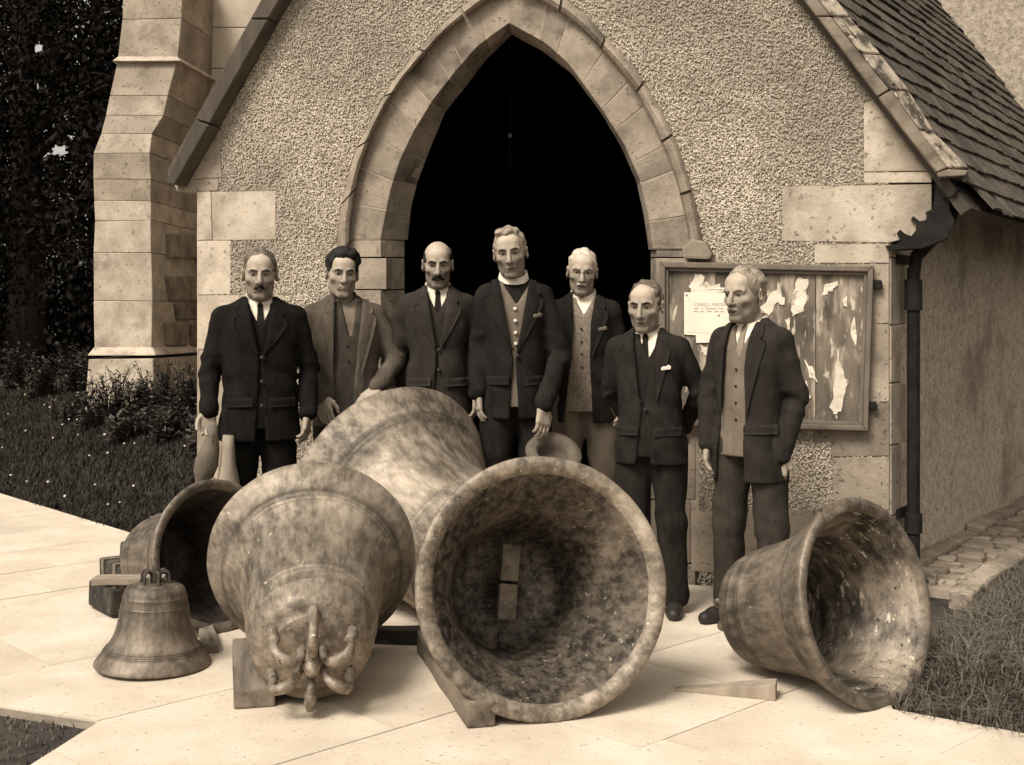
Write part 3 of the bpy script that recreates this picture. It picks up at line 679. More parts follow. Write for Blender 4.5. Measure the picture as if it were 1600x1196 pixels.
def tree(label, x, y, h, r, seed, n=52000, size=.10):
    t = thing('yew_tree', label, 'tree', (x, y, ground_h(np.array(x), np.array(y))), group='dark trees beyond the churchyard')
    g = random.Random(seed); m = MB(); m.tube([(0, 0, -.2), (.05, 0, h*.25), (-.08, .1, h*.55), (0, 0, h*.9)], [.32, .26, .18, .04], 9)
    for k in range(9):
        a = g.uniform(0, 6.28); z0 = h*g.uniform(.2, .75); l = r*g.uniform(.5, .9)
        m.tube([(0, 0, z0), (l*.5*math.cos(a), l*.5*math.sin(a), z0+l*.25), (l*math.cos(a), l*math.sin(a), z0+l*.35)], [.09, .06, .02], 6)
    m.build('trunk', M['bark'], t, smooth=True)
    Vv, Ff = leaf_cloud(n, (0, 0, h*.52), (r, r, h*.52), size, seed, lumps=14)
    ctr = Vv.reshape(-1, 4, 3).mean(1)+np.array(t.location); ok = np.ones(len(ctr), bool)
    for hx, hz, hr in VOIDS:      # ragged openings between the boughs, running through the belt of trees
        q = np.stack([ctr[:, 0]/ctr[:, 1], (ctr[:, 2]-CAMZ)/ctr[:, 1]], 1)-np.array((hx, hz)); ok &= (np.hypot(q[:, 0], q[:, 1]*1.3) > hr*(.7+.5*rng.random(len(ctr))))
    Vv = Vv.reshape(-1, 4, 3)[ok].reshape(-1, 3); Ff = np.arange(len(Vv)).reshape(-1, 4)
    add('crown', raw_mesh('crown', Vv, Ff, M['leaf_dark']), t)
for k, a in enumerate((('tall dark yew nearest the left edge, pale sky showing through its lower gaps', -7.6, 19, 9.5, 2.9), ('dark yew directly behind the stone buttress', -5.2, 20, 10, 2.8),
          ('dark yew farther back between two nearer yews', -8.5, 25, 10.5, 3.4), ('low spreading yew at the far left edge of the churchyard', -10.8, 20, 8.0, 2.6), ('dark yew behind the others, deep in the background', -6.2, 27, 10.5, 3.2))):
    tree(*a, seed=20+k)
# a low dark hedge closing the churchyard
hv = [leaf_cloud(7000, (x, 22+rng.uniform(-.6, .6), 1.15), (1.4, .9, 1.25), .11, 60+k) for k, x in enumerate(np.arange(-14, -2, 1.6))]
Vv = np.concatenate([a for a, _ in hv]); Ff = np.arange(len(Vv)).reshape(-1, 4)
hedge = add('hedge', raw_mesh('hedge', Vv-np.array((-8, 22, 0)), Ff, M['leaf_dark']), loc=(-8, 22, 0)); tag(hedge, 'dark clipped hedge behind the churchyard grass at left', 'hedge')

def border_plant(label, x, y, h, n, seed):
    g = random.Random(seed); gn = np.random.default_rng(seed); z0 = float(ground_h(np.array(x), np.array(y)))
    t = thing('border_plant', label, 'plant', (x, y, z0), group='low plants along the wall foot')
    m = MB(); Vl = []; Fl = []; tn = []
    for k in range(n):
        a = g.uniform(0, 6.28); l = h*g.uniform(.5, 1.05); sp = g.uniform(.05, .5)*l
        e = (sp*math.cos(a), sp*math.sin(a), l); bx_ = g.uniform(0, .20); ox, oy = bx_*math.cos(a*3), bx_*math.sin(a*3); e = (e[0]+ox, e[1]+oy, l); m.tube([(ox, oy, -.03), (ox*.6+e[0]*.4, oy*.6+e[1]*.4, l*.6), e], [.004, .003, .002], 4)
        for q in range(14):
            f = g.uniform(.05, 1.0); c = np.array((ox+(e[0]-ox)*f*f, oy+(e[1]-oy)*f*f, l*f)); b = g.uniform(0, 6.28); ln = g.uniform(.035, .085)*(1.2-.5*f); up = g.uniform(-.1, .8)
            d = np.array((math.cos(b), math.sin(b), up)); w = np.array((-math.sin(b), math.cos(b), 0))*ln*.28; i0 = len(Vl)
            Vl += [c, c+d*ln*.5+w, c+d*ln, c+d*ln*.5-w+np.array((0, 0, .004))]; Fl.append((i0, i0+1, i0+2, i0+3)); tn += [g.uniform(.5, 1.5)]*4
    m.build('stems', M['plant'], t); add('foliage', raw_mesh('foliage', Vl, np.array(Fl), M['plant'], tone=np.array(tn)), t)
for k, (px, Yp, h, n, lb) in enumerate(((150, 11.4, .50, 42, 'bushy dark plant against the left foot of the buttress'), (185, 11.3, .55, 44, 'tallest dark plant in front of the buttress plinth'), (222, 11.5, .38, 36, 'dark plant at the right corner of the buttress plinth'),
        (262, 11.2, .5, 44, 'leafy plant in the shade beside the buttress flank'), (297, 10.8, .5, 44, 'leafy plant between the buttress and the man with the clapper'), (205, 10.6, .3, 40, 'low spreading plant on the bank below the buttress'), (270, 10.2, .3, 40, 'low plant on the bank just left of the dark suited man'), (318, 9.6, .42, 40, 'plant growing beside the porch corner behind the end man'), (110, 12, .3, 30, 'small plant at the left of the plinth in the long grass'), (70, 13.5, .5, 60, 'broad low shrub in the grass nearest the left edge'), (30, 14.5, .6, 60, 'rounded shrub at the extreme left under the yews'), (118, 14, .6, 60, 'shrub growing behind the left edge of the buttress'))):
    border_plant(lb, (px-CX)/F*Yp, Yp, h, n, 80+k)
# ------------------------------------------------------------------ bells
def bell_metal(name, dark, mid, pale, pos, streak=(1, 1, .3), sc=5, fl=.60, rough=.52, attr=True, spots=.40):
    """Weathered bronze: three tones streaked along the axis, verdigris flecks and scraped bright marks."""
    m, nt, b = new_mat(name); N, L = nt.nodes, nt.links
    tc = N.new('ShaderNodeTexCoord'); oi = N.new('ShaderNodeObjectInfo')
    mp = N.new('ShaderNodeMapping'); mp.inputs['Scale'].default_value = streak; L.new(tc.outputs['Object'], mp.inputs['Vector'])
    ad = N.new('ShaderNodeVectorMath'); ad.operation = 'MULTIPLY_ADD'; ad.inputs[1].default_value = (11, 7, 5); L.new(oi.outputs['Random'], ad.inputs[0]); L.new(mp.outputs[0], ad.inputs[2])
    ad2 = N.new('ShaderNodeVectorMath'); ad2.operation = 'MULTIPLY_ADD'; ad2.inputs[1].default_value = (3, 8, 6); L.new(oi.outputs['Random'], ad2.inputs[0]); L.new(tc.outputs['Object'], ad2.inputs[2])
    def ns(v, s, det, rg=.62, dist=0):
        n = N.new('ShaderNodeTexNoise'); n.inputs['Scale'].default_value = s; n.inputs['Detail'].default_value = det; n.inputs['Roughness'].default_value = rg; n.inputs['Distortion'].default_value = dist
        L.new(v.outputs[0], n.inputs['Vector']); return n.outputs['Fac']
    def ramp(f, els):
        r = N.new('ShaderNodeValToRGB'); e = r.color_ramp.elements
        e[0].position, e[0].color = els[0]; e[1].position, e[1].color = els[-1]
        for p, c in els[1:-1]: q = e.new(p); q.color = c
        L.new(f, r.inputs[0]); return r.outputs[0]
    def mix(f, a, c, kind='MIX'):
        x = N.new('ShaderNodeMix'); x.data_type = 'RGBA'; x.blend_type = kind; L.new(f, x.inputs[0]); L.new(a, x.inputs[6])
        if isinstance(c, tuple): x.inputs[7].default_value = c
        else: L.new(c, x.inputs[7])
        return x.outputs[2]
    W, K = (1, 1, 1, 1), (0, 0, 0, 1)
    big = ramp(ns(ad2, 2.6, 8, .60, .6), [(pos[0], sep(dark)), (pos[1], sep(mid)), (pos[2], sep(pale))])
    st = ramp(ns(ad, sc*5, 6, .7), [(.42, sep(dark*1.1)), (.60, sep(pale*1.0))])
    f = N.new('ShaderNodeValue'); f.outputs[0].default_value = .42
    col = mix(f.outputs[0], big, st)
    col = mix(ramp(ns(ad, sc*9, 4, .7), [(fl, K), (fl+.07, W)]), col, sep(min(.62, pale*1.55)))
    col = mix(ramp(ns(ad2, 30, 4, .7), [(spots-.07, W), (spots, K)]), col, sep(dark*.8))
    at_ = N.new('ShaderNodeAttribute'); at_.attribute_name = 'tone'; one = N.new('ShaderNodeValue'); one.outputs[0].default_value = 1
    if attr: col = mix(one.outputs[0], col, at_.outputs['Color'], 'MULTIPLY')
    L.new(col, b.inputs['Base Color']); b.inputs['Metallic'].default_value = .35; b.inputs['Specular IOR Level'].default_value = .35
    r = N.new('ShaderNodeMapRange'); r.inputs[3].default_value = rough-.12; r.inputs[4].default_value = rough+.2; L.new(ns(ad2, 14, 4), r.inputs[0]); L.new(r.outputs[0], b.inputs['Roughness'])
    bp = N.new('ShaderNodeBump'); bp.inputs['Strength'].default_value = .35; bp.inputs['Distance'].default_value = .006
    L.new(ns(ad2, 55, 6, .7), bp.inputs['Height']); L.new(bp.outputs[0], b.inputs['Normal'])
    return m
M['bell_pale'] = bell_metal('pale weathered bell bronze', .065, .15, .36, (.38, .50, .63), fl=.66, spots=.31)
M['bell_mid'] = bell_metal('grey brown bell bronze', .045, .10, .24, (.38, .5, .66), fl=.68, spots=.31)
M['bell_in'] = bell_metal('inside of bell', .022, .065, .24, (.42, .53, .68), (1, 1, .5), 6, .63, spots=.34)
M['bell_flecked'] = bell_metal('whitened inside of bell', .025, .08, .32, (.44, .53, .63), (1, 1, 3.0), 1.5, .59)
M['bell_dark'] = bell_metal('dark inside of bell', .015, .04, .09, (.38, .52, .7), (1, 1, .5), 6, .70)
M['canon'] = bell_metal('canon bronze', .06, .17, .36, (.36, .5, .62), (1, 1, 1), 6, .64, attr=False)
M['rust'] = mk('rusty iron', .07, .17, 22, 6, .8, .5, 60, fleck=(50, .3, .66, .72))
M['rust_dark'] = mk('dark rusty iron', .02, .07, 22, 6, .8, .5, 60)
M['iron_pale'] = mk('worn clapper iron', .045, .12, 9, 6, .75, .4, 50, stretch=(1, 1, .3), fleck=(30, .05, .62, .7))
M['timber'] = mk('old sawn timber', .08, .20, 10, 7, .9, .5, 50, stretch=(.2, 1, 1), stain=(7, .035, .54, .68))
M['timber_dark'] = mk('dark old timber', .015, .05, 10, 7, .9, .5, 50, stretch=(.2, 1, 1), fleck=(30, .12, .64, .72))
M['timber_pale'] = mk('pale worn timber', .20, .34, 9, 7, .9, .4, 50, stretch=(1, 1, .2), stain=(7, .12, .58, .72))

OUT = [(.985, -.008), (1.0, .012), (1.0, .03), (.985, .07), (.955, .125), (.925, .175), (.898, .225), (.882, .262), (.886, .268), (.886, .274), (.870, .282), (.862, .296), (.866, .302), (.866, .308), (.852, .316), (.845, .330), (.849, .336), (.849, .342), (.832, .352), (.80, .41), (.765, .48), (.735, .56), (.705, .66), (.680, .77), (.660, .88), (.645, .98), (.634, 1.06), (.638, 1.07), (.638, 1.08), (.624, 1.092), (.618, 1.105), (.622, 1.112), (.622, 1.122), (.610, 1.134), (.604, 1.18), (.600, 1.225), (.604, 1.235), (.602, 1.25), (.588, 1.262), (.580, 1.31), (.565, 1.36), (.54, 1.405), (.50, 1.435), (.45, 1.45), (.40, 1.455), (.385, 1.475), (.37, 1.482), (.25, 1.495), (.0, 1.50)]
INN = [(.0, 1.37), (.25, 1.365), (.40, 1.35), (.46, 1.31), (.505, 1.23), (.52, 1.12), (.535, 1.0), (.555, .87), (.585, .72), (.625, .57), (.67, .44), (.715, .34), (.76, .25), (.80, .17), (.835, .10), (.865, .045), (.90, .008), (.94, -.010)]
def bell(label, ctr, axis_, D, hk=1.0, spin=0, mats=('bell_mid', 'bell_in'), canons=6, chip=0, chip_at=None, canon_mat='canon', cs=1.0, seg=112, staple=None, tn=1.0, slim=1.0):
    """A church bell as a lathed shell; the thing's local z runs from the mouth to the crown."""
    t = thing('church_bell', label, 'bell', ctr, group='old church bells set out on the path')
    q = Vector(axis_).normalized().to_track_quat('Z', 'Y'); t.rotation_mode = 'QUATERNION'
    from mathutils import Quaternion
    t.rotation_quaternion = q @ Quaternion((0, 0, 1), spin)
    prof = [(r, z*hk, 0) for r, z in OUT]+[(r, z*hk, 1) for r, z in INN]
    Rr = D/2; n = len(prof); g = np.random.default_rng(int(D*1000))
    V = []; T = []
    for i, (r, z, side_) in enumerate(prof):
        for k in range(seg):
            a = 2*math.pi*k/seg; rr, zz = r*(1+(slim-1)*min(1, max(0, (z-.15)/.35))), z
            nz = mnoise.noise(Vector((math.cos(a)*r*3, math.sin(a)*r*3, z*3+D*9)))
            rr += .006*nz*(r > .1)
            lipw = max(0, 1-abs(z)/.10)*(r > .8)
            zz += lipw*.010*mnoise.noise(Vector((math.cos(a)*7, math.sin(a)*7, D*5)))
            if chip_at is not None:     # a broken piece out of the lip
                da = (a-chip_at+math.pi) % (2*math.pi)-math.pi
                if -.10 < da < .30 and r > .8 and z < .22:
                    zz = max(zz, .15*min(1, (da+.10)/.05)*max(0, 1-max(0, da-.05)/.25)+.02*nz)
            V.append((rr*Rr*math.cos(a), rr*Rr*math.sin(a), zz*Rr))
            gr = .62 if side_ == 0 and (.26 < z < .36 or 1.06 < z < 1.14) and (i % 2) else 1.0
            T.append(tn*(1.0+.12*lipw)*gr*(.8 if side_ == 0 and .25 < z < .37 else 1))
    F_ = []; mi = []
    for i in range(n-1):
        for k in range(seg):
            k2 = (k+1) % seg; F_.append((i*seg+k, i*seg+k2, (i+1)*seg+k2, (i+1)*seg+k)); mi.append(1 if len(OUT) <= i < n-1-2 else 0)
    for k in range(seg): F_.append(((n-1)*seg+k, (n-1)*seg+(k+1) % seg, (k+1) % seg, k)); mi.append(0)
    add('bell_body', raw_mesh('bell_body', V, np.array(F_), mats=[M[mats[0]], M[mats[1]]], mat_idx=mi, smooth=True, tone=np.array(T)), t)
    top = 1.487*hk*Rr
    for k in range(canons):
        a = 2*math.pi*(k+.5)/canons; ca, sa = math.cos(a), math.sin(a)
        P = [(.34, -.08), (.36, .02), (.32, .10), (.345, .19), (.295, .28), (.205, .30), (.14, .25), (.10, .16), (.085, .0)]
        sm = resample([(r*Rr*cs, z*Rr*cs) for r, z in P], 14)
        MB().tube([(r*ca, r*sa, top+z) for r, z in sm], [(.040+.007*math.sin(i*1.1))*Rr*cs for i in range(14)], 6).build('canon', M[canon_mat], t, smooth=True, jit=.003)
    if canons:
        MB().tube([(0, 0, top-.02), (0, 0, top+.18*Rr), (0, 0, top+.30*Rr)], [.10*Rr, .085*Rr, .05*Rr], 10).build('argent', M[canon_mat], t, smooth=True, jit=.006)
    return t

def fit(mouth, crown): return Vector(crown)-Vector(mouth)
# front bell, mouth to the camera
A = (.118, 4.42, .462)
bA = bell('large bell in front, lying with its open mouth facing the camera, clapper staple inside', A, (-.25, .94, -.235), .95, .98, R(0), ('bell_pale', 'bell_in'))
# iron clapper staple bolted inside the crown
st = MB()
for z0, z1 in ((-.150, -.006), (.006, .150)): st.box((-.038, z0, 0), (.038, z1, .05))
so = st.build('clapper_staple', M['rust'], bA, bevel=.005, jit=.003); so.location = (0, .03, 1.30*.98*.475-.10); so.rotation_euler = (0, 0, R(8))
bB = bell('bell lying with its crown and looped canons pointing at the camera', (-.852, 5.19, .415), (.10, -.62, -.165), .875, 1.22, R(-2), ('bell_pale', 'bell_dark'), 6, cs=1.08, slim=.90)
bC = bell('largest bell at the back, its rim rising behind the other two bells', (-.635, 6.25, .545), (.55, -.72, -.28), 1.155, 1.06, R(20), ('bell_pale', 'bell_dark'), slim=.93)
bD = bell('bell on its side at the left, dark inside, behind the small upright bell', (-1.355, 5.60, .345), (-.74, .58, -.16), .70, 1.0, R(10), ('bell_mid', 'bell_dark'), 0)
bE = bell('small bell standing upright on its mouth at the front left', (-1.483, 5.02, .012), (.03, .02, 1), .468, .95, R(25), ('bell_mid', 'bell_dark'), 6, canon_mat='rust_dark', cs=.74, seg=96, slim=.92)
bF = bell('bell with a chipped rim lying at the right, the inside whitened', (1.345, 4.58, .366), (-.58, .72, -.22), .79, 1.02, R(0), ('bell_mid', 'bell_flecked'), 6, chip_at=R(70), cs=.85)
# ------------------------------------------------------------------ people
def skin_mat():
    m = mk('weathered skin', .30, .37, 30, 4, .62, .12, 160, attr='tone', spec=.35); return m
M['skin'] = skin_mat()
def cloth(name, a, b, sc=14): return mk(name, a, b, sc, 8, .95, .8, 24, stretch=(1, 1, .55), rnd=0, spec=.10)
M['black_wool'] = cloth('black wool', .006, .012); M['brown_cloth'] = cloth('brown cotton drill', .05, .095, 8); M['dark_wool'] = cloth('dark grey wool', .020, .034)
M['clerical'] = cloth('clerical black', .009, .017); M['charcoal'] = cloth('charcoal wool', .012, .022); M['slate_wool'] = cloth('dark brown wool', .017, .028)
M['waist_grey'] = cloth('grey waistcoat', .11, .16); M['tweed'] = mk('pale tweed', .12, .22, 60, 6, .95, .4, 240, spec=.1); M['trouser_grey'] = cloth('grey trousers', .09, .14, 10); M['worn_trousers'] = cloth('worn dark trousers', .022, .045, 6)
M['shirt_pale'] = cloth('faded shirt', .12, .19); M['shirt_dark'] = cloth('dark work shirt', .035, .055); M['linen'] = mk('white linen', .62, .72, 8, 3, .8, .05, 200); M['tie_dark'] = cloth('dark tie', .010, .016); M['tie_pale'] = cloth('pale tie', .16, .22)
M['felt'] = mk('grey felt', .07, .11, 18, 5, .95, .2, 120); M['leather'] = mk('black boot leather', .012, .03, 10, 5, .5, .3, 80)
M['button'] = mk('dark horn button', .015, .02, 10, 2, .4); M['pearl'] = mk('white button', .6, .65, 10, 2, .4)
def hairm(name, a, b): return mk(name, a, b, 40, 4, .7, .6, 120, stretch=(1, 1, .4), spec=.25)
M['hair_dark'] = hairm('dark hair', .006, .018); M['hair_brown'] = hairm('greying brown hair', .04, .16); M['hair_grey'] = hairm('grey hair', .12, .36); M['hair_white'] = hairm('white hair', .42, .58)
M['wire'] = mk('spectacle wire', .08, .12, 10, 2, .4, metal=.6)

def sections(t, w=1.0, d=1.0, hem=.78, belly=0.0, off=0.0, flare=0.0, lean=(0, 0)):
    """Half-width, half-depth and centre of the trunk at a list of heights (t = extra thickness)."""
    z = np.array([.40, hem, .95, 1.06, 1.16, 1.26, 1.34, 1.395, 1.43, 1.455, 1.475, 1.50])
    a = np.array([.200+flare, .198+flare, .184, .176, .178, .187, .190, .186, .170, .132, .098, .074])*.915*w+t
    b = np.array([.140+flare*.5, .140+flare*.5, .132+belly, .128+belly, .128+belly*.8, .126, .120, .108, .094, .080, .068, .062])*d+t
    c = np.array([.0, .0, -.004-belly*.4, -.006-belly*.5, -.006-belly*.3, -.004, .0, .008, .014, .018, .02, .022])
    x = lean[0]*(z-.9)/.6; y = c+lean[1]*(z-.9)/.6
    return dict(z=z, a=a, b=b, y=y, x=x)
NEXP = 2.35
def trunk(f, S, z0, z1, k=.02, amp=.0, sd=0., mode='add'):
    def fn(X, Y, Z):
        a = np.interp(Z.ravel(), S['z'], S['a']).reshape(Z.shape); b = np.interp(Z.ravel(), S['z'], S['b']).reshape(Z.shape); y = np.interp(Z.ravel(), S['z'], S['y']).reshape(Z.shape); x = np.interp(Z.ravel(), S['z'], S['x']).reshape(Z.shape)
        r = ((np.abs(X-x)/a)**NEXP+(np.abs(Y-y)/b)**NEXP)**(1/NEXP)
        d = (r-1)*np.minimum(a, b)
        if amp: d = d+amp*((1-2.2*np.abs(wob(X, Y, Z, 12., sd)))*.8+.5*wob(X, Y, Z, 27., sd+1))*(.30+.70*np.clip((1.32-Z)/.25, 0, 1))
        return np.maximum(np.maximum(d, z0-Z), Z-z1)
    f.put(fn, (-.36, -.32, z0-.05), (.36, .34, z1+.05), k, mode)
def front_y(S, x, z):
    a = np.interp(z, S['z'], S['a']); b = np.interp(z, S['z'], S['b']); y = np.interp(z, S['z'], S['y']); xc = np.interp(z, S['z'], S['x'])
    q = np.clip(np.abs(x-xc)/a, 0, .985); return y-b*(1-q**NEXP)**(1/NEXP)
def poly_sdf(px, pz, poly):
    """Signed distance to a polygon on a grid of points."""
    d = np.full(px.shape, 1e9); sgn = np.zeros(px.shape, bool); q = np.asarray(poly, float)
    for (x1, y1), (x2, y2) in zip(q, np.roll(q, -1, 0)):
        ex, ey = x2-x1, y2-y1; wx, wy = px-x1, pz-y1; t = np.clip((wx*ex+wy*ey)/max(ex*ex+ey*ey, 1e-12), 0, 1)
        d = np.minimum(d, (wx-t*ex)**2+(wy-t*ey)**2)
        c = ((y1 > pz) != (y2 > pz)) & (px < ex*(pz-y1)/((ey) if ey else 1e-9)+x1); sgn ^= c
    d = np.sqrt(d); return np.where(sgn, -d, d)
def cut_front(f, poly, ymax=.03):
    P2 = np.asarray(poly)
    def fn(X, Y, Z):
        px, pz = np.broadcast_arrays(X[:, 0, :], Z[0, 0, :][None, :]); d2 = poly_sdf(px, pz, poly)[:, None, :]
        return np.maximum(d2, Y-ymax)
    f.put(fn, (P2[:, 0].min()-.03, -.4, P2[:, 1].min()-.03), (P2[:, 0].max()+.03, ymax+.03, P2[:, 1].max()+.03), .006, 'cut')
def drape(name, S, ra, rb, off, th, mat, parent, sc, n=16, m=5):
    """A thin solid piece of cloth laid on the front of the trunk between two edges given in (x, z)."""
    a, b = resample(ra, n), resample(rb, n); V = []
    for side_ in (0, 1):
        for i in range(n):
            for j in range(m):
                x, z = a[i]+(b[i]-a[i])*j/(m-1); e = .4 if j in (0, m-1) else 1
                V.append((x, front_y(S, x, z)-off-(th*e if side_ == 0 else -th), z))
    N_ = n*m; Fq = []
    for i in range(n-1):
        for j in range(m-1):
            q = i*m+j; Fq.append((q, q+1, q+m+1, q+m)); Fq.append((N_+q, N_+q+m, N_+q+m+1, N_+q+1))
    for i in range(n-1):
        for j in (0, m-1): q = i*m+j; Fq.append((q, q+m, N_+q+m, N_+q))
    for j in range(m-1):
        for i in (0, n-1): q = i*m+j; Fq.append((q, N_+q, N_+q+1, q+1))
    return add(name, raw_mesh(name, np.array(V)*sc, np.array(Fq), mat, smooth=True), parent)
def dot(name, S, x, z, r, off, mat, parent, sc):
    y = float(front_y(S, np.array(x), np.array(z)))-off
    m = MB(); m.tube([(x, y+.004, z), (x, y-.002, z), (x, y-.005, z)], [r, r, r*.6], 10); m.V = [tuple(np.array(v)*sc) for v in m.V]
    return m.build(name, mat, parent, smooth=False)

def hand_prims(f, wrist, d, nrm_, side_, curl, spread=.0):
    """Palm, four jointed fingers and a thumb. d = along the hand, nrm_ = palm facing, side_ = thumb side sign."""
    w = np.array(wrist, float); d = np.array(d, float); d /= np.linalg.norm(d); nn = np.array(nrm_, float); nn -= d*(nn@d); nn /= np.linalg.norm(nn); l = np.cross(d, nn)*side_
    f.cap(w-d*.012, w+d*.012, .026, .027, .02)
    K = []
    for i, o in enumerate((.034, .012, -.011, -.032)):
        k = w+d*(.094-.004*abs(i-1.2))+l*o*.95; K.append(k); f.cap(w+d*.018+l*o*.6, k, .0155, .0125, .014)
    for i, (k, L) in enumerate(zip(K, (.072, .082, .076, .058))):
        p = k; ang = curl[0]*(.85+.1*i)*.6
        for s_, (fr, r1, r2) in enumerate(((.46, .0098, .009), (.30, .009, .0082), (.24, .0082, .0068))):
            v = d*math.cos(ang)+nn*math.sin(ang)+l*(spread*(1.5-i)*.12); v /= np.linalg.norm(v); q = p+v*L*fr
            f.cap(p, q, r1, r2, .003); p = q; ang += curl[1]
    t0 = w+d*.022+l*.026; t1 = t0+d*.032+l*.026+nn*.010; t2 = t1+d*.030+l*.008+nn*.014; t3 = t2+d*.024-l*.002+nn*.008
    f.cap(t0, t1, .0145, .012, .010); f.cap(t1, t2, .0115, .0105, .004); f.cap(t2, t3, .0102, .008, .003)

def rotm(yaw, pitch, roll):
    return np.array((Matrix.Rotation(R(yaw), 3, 'Z') @ Matrix.Rotation(R(pitch), 3, 'X') @ Matrix.Rotation(R(roll), 3, 'Y')))

HS0 = 1.03
def person(label, px, Y, s, yaw=0, face_cam=True, z=0, lean=(0, 0), head=(0, 0, 0), head_off=(0, 0), hs=1.0, fw=1.0, jaw=1.0, w=1.0, d=1.0, belly=0.0, skin=1.0,
           jacket='black_wool', trousers='black_wool', waist=None, shirt='linen', hem=.78, opening=None, wv=None, zb=1.10, lapel=True, buttons=(), tie=None, collar='turn', hanky=None, wbuttons=None,
           arms=None, hands=None, hair=None, brow=.5, brow_mat='hair_dark', mous=None, glasses=False, stance=.10, legs=None, smile=0.0, flare=.0, age=.5, flaps=(.105, -.105), teeth=False, nose=(1, 1)):
    X = (px-CX)/F*Y; phi = (math.atan2(-X, Y) if face_cam else 0)+R(yaw)
    HC = np.array((lean[0]*1.18+head_off[0], -.012+lean[1]*1.18+head_off[1], 1.600)); HM = rotm(*head)*1.0; HSC = HS0*hs
    T = (HM*HSC, HC)
    arms = arms or {}
    AL = arms.get('L', ((-.200*w, .035, 1.13), (-.212*w, -.045, .90))); AR = arms.get('R', ((.200*w, .035, 1.13), (.212*w, -.045, .90)))
    sl = lean[0]*.85; shL, shR = (-.156*w+sl, .012+lean[1]*.8, 1.384), (.156*w+sl, .012+lean[1]*.8, 1.384)
    hands = hands or {}
    hL = hands.get('L', ((.05, -.05, -1), (1, .2, 0), -1, (.35, .32))); hR = hands.get('R', ((-.05, -.05, -1), (-1, .2, 0), 1, (.35, .32)))
    # ---------------- the body: one skin surface, fine around the head and the hands
    def box(c, h): return [(c[i]-h[i], c[i]+h[i]) for i in range(3)]
    def hc(wr, dd): v = np.array(dd, float); v /= np.linalg.norm(v); return np.array(wr)+v*.08
    hb = box(HC+np.array((0, -.01, -.01)), (.112, .145, .155)); lb = box(hc(AL[1], hL[0]), (.095, .095, .125)); rb_ = box(hc(AR[1], hR[0]), (.095, .095, .125))
    ax = [axis(lo, hi, .022, [(b_[i][0], b_[i][1], q) for b_, q in ((hb, .0031), (lb, .0042), (rb_, .0042))]) for i, (lo, hi) in enumerate(((-.45, .45), (-.42, .32), (.0, 1.84)))]
    f = Field(*ax)
    Sb = sections(-.045, w, d, .78, belly*.7, lean=lean); trunk(f, Sb, .82, 1.47, .02)
    for (e, wr), sh in ((AL, shL), (AR, shR)):
        f.cap(sh, e, .042, .034, .02); f.cap(e, wr, .034, .026, .015)
    for sg in (-1, 1): f.cap((sg*.085, .01, .86), (sg*stance, .0, .48), .065, .045, .03); f.cap((sg*stance, 0, .48), (sg*stance*1.1, .02, .10), .045, .032, .02)
    f.cap((lean[0]*1.0, .03+lean[1], 1.44), HC+HM@np.array((0, .022, -.07)), .062, .057, .025)
    E = lambda c, r, k=.01, mode='add', rot=None: f.ell(c, r, k, mode, T, rot)
    def C(a, b, r1, r2=None, k=.01, mode='add'): f.cap(HC+HM@(np.array(a)*HSC), HC+HM@(np.array(b)*HSC), r1*HSC, (r2 if r2 is not None else r1)*HSC, k, mode)
    E((0, .018, .036), (.076*fw, .096, .084)); E((0, -.020, -.030), (.0665*fw, .076, .088), .03); E((0, -.026, -.074), (.0545*fw*jaw, .056, .044), .03); C((-.014*jaw, -.074, -.103), (.014*jaw, -.074, -.103), .018, k=.018)
    for sg in (-1, 1):
        E((sg*.043*fw, -.056, -.026), (.022, .022, .022), .022)                       # cheekbone
    C((-.022, -.085, .021), (.022, -.085, .021), .0075, k=.014); C((-.048, -.071, .020), (-.022, -.085, .022), .0072, .0080, .014); C((.048, -.071, .020), (.022, -.085, .022), .0072, .0080, .014); E((0, -.060, .055), (.052, .032, .04), .03)    # brow and forehead
    for sg in (-1, 1): E((sg*.0315, -.106, .003), (.0195, .029, .0145), .009, 'cut')
    for sg in (-1, 1):
        E((sg*.031, -.0725, .002), (.0125, .0125, .0120), .002)                          # eyeball
        C((sg*.017, -.0825, .0105), (sg*.032, -.0845, .0115), .0042, .0048, .003); C((sg*.032, -.0845, .0115), (sg*.047, -.0735, .0065), .0048, .0036, .003); C((sg*.019, -.0815, -.0085), (sg*.043, -.0765, -.0070), .0042, .0036, .004)   # lids
    nl, nw = nose; C((0, -.092, .014), (0, -.116, -.030*nl), .0078*nw, .0115*nw, .006); E((0, -.115, -.034*nl), (.0125*nw, .012, .0105), .005)
    for sg in (-1, 1): E((sg*.0125*nw, -.100, -.037*nl), (.0090, .012, .0085), .004); E((sg*.006, -.108, -.0445), (.0035, .005, .004), .003, 'cut')
    sm = .0075*smile
    C((-.022-sm, -.0865, -.067+sm), (0, -.096, -.0655), .0058, .0066, .004); C((0, -.096, -.0655), (.022+sm, -.0865, -.067+sm), .0066, .0058, .004)
    C((-.018-sm, -.0865, -.0780+sm*.8), (.018+sm, -.0865, -.0780+sm*.8), .0078, k=.005)
    C((-.025-sm, -.0925, -.0718+sm), (0, -.1035, -.0718), .0030, k=.003, mode='cut'); C((0, -.1035, -.0718), (.025+sm, -.0925, -.0718+sm), .0030, k=.003, mode='cut')
    for sg in (-1, 1):   # folds from nose to mouth, hollows under the cheekbones
        C((sg*.021, -.101, -.038), (sg*(.036+sm), -.088, -.070), .0045, .0035, .008, 'cut'); E((sg*.054, -.070, -.062), (.010, .012, .020), .03, 'cut')
        E((sg*.079*fw, .014, -.006), (.0085, .021, .034), .006, rot=sg*.55); E((sg*.087*fw, .004, -.004), (.005, .011, .018), .004, 'cut', rot=sg*.55)
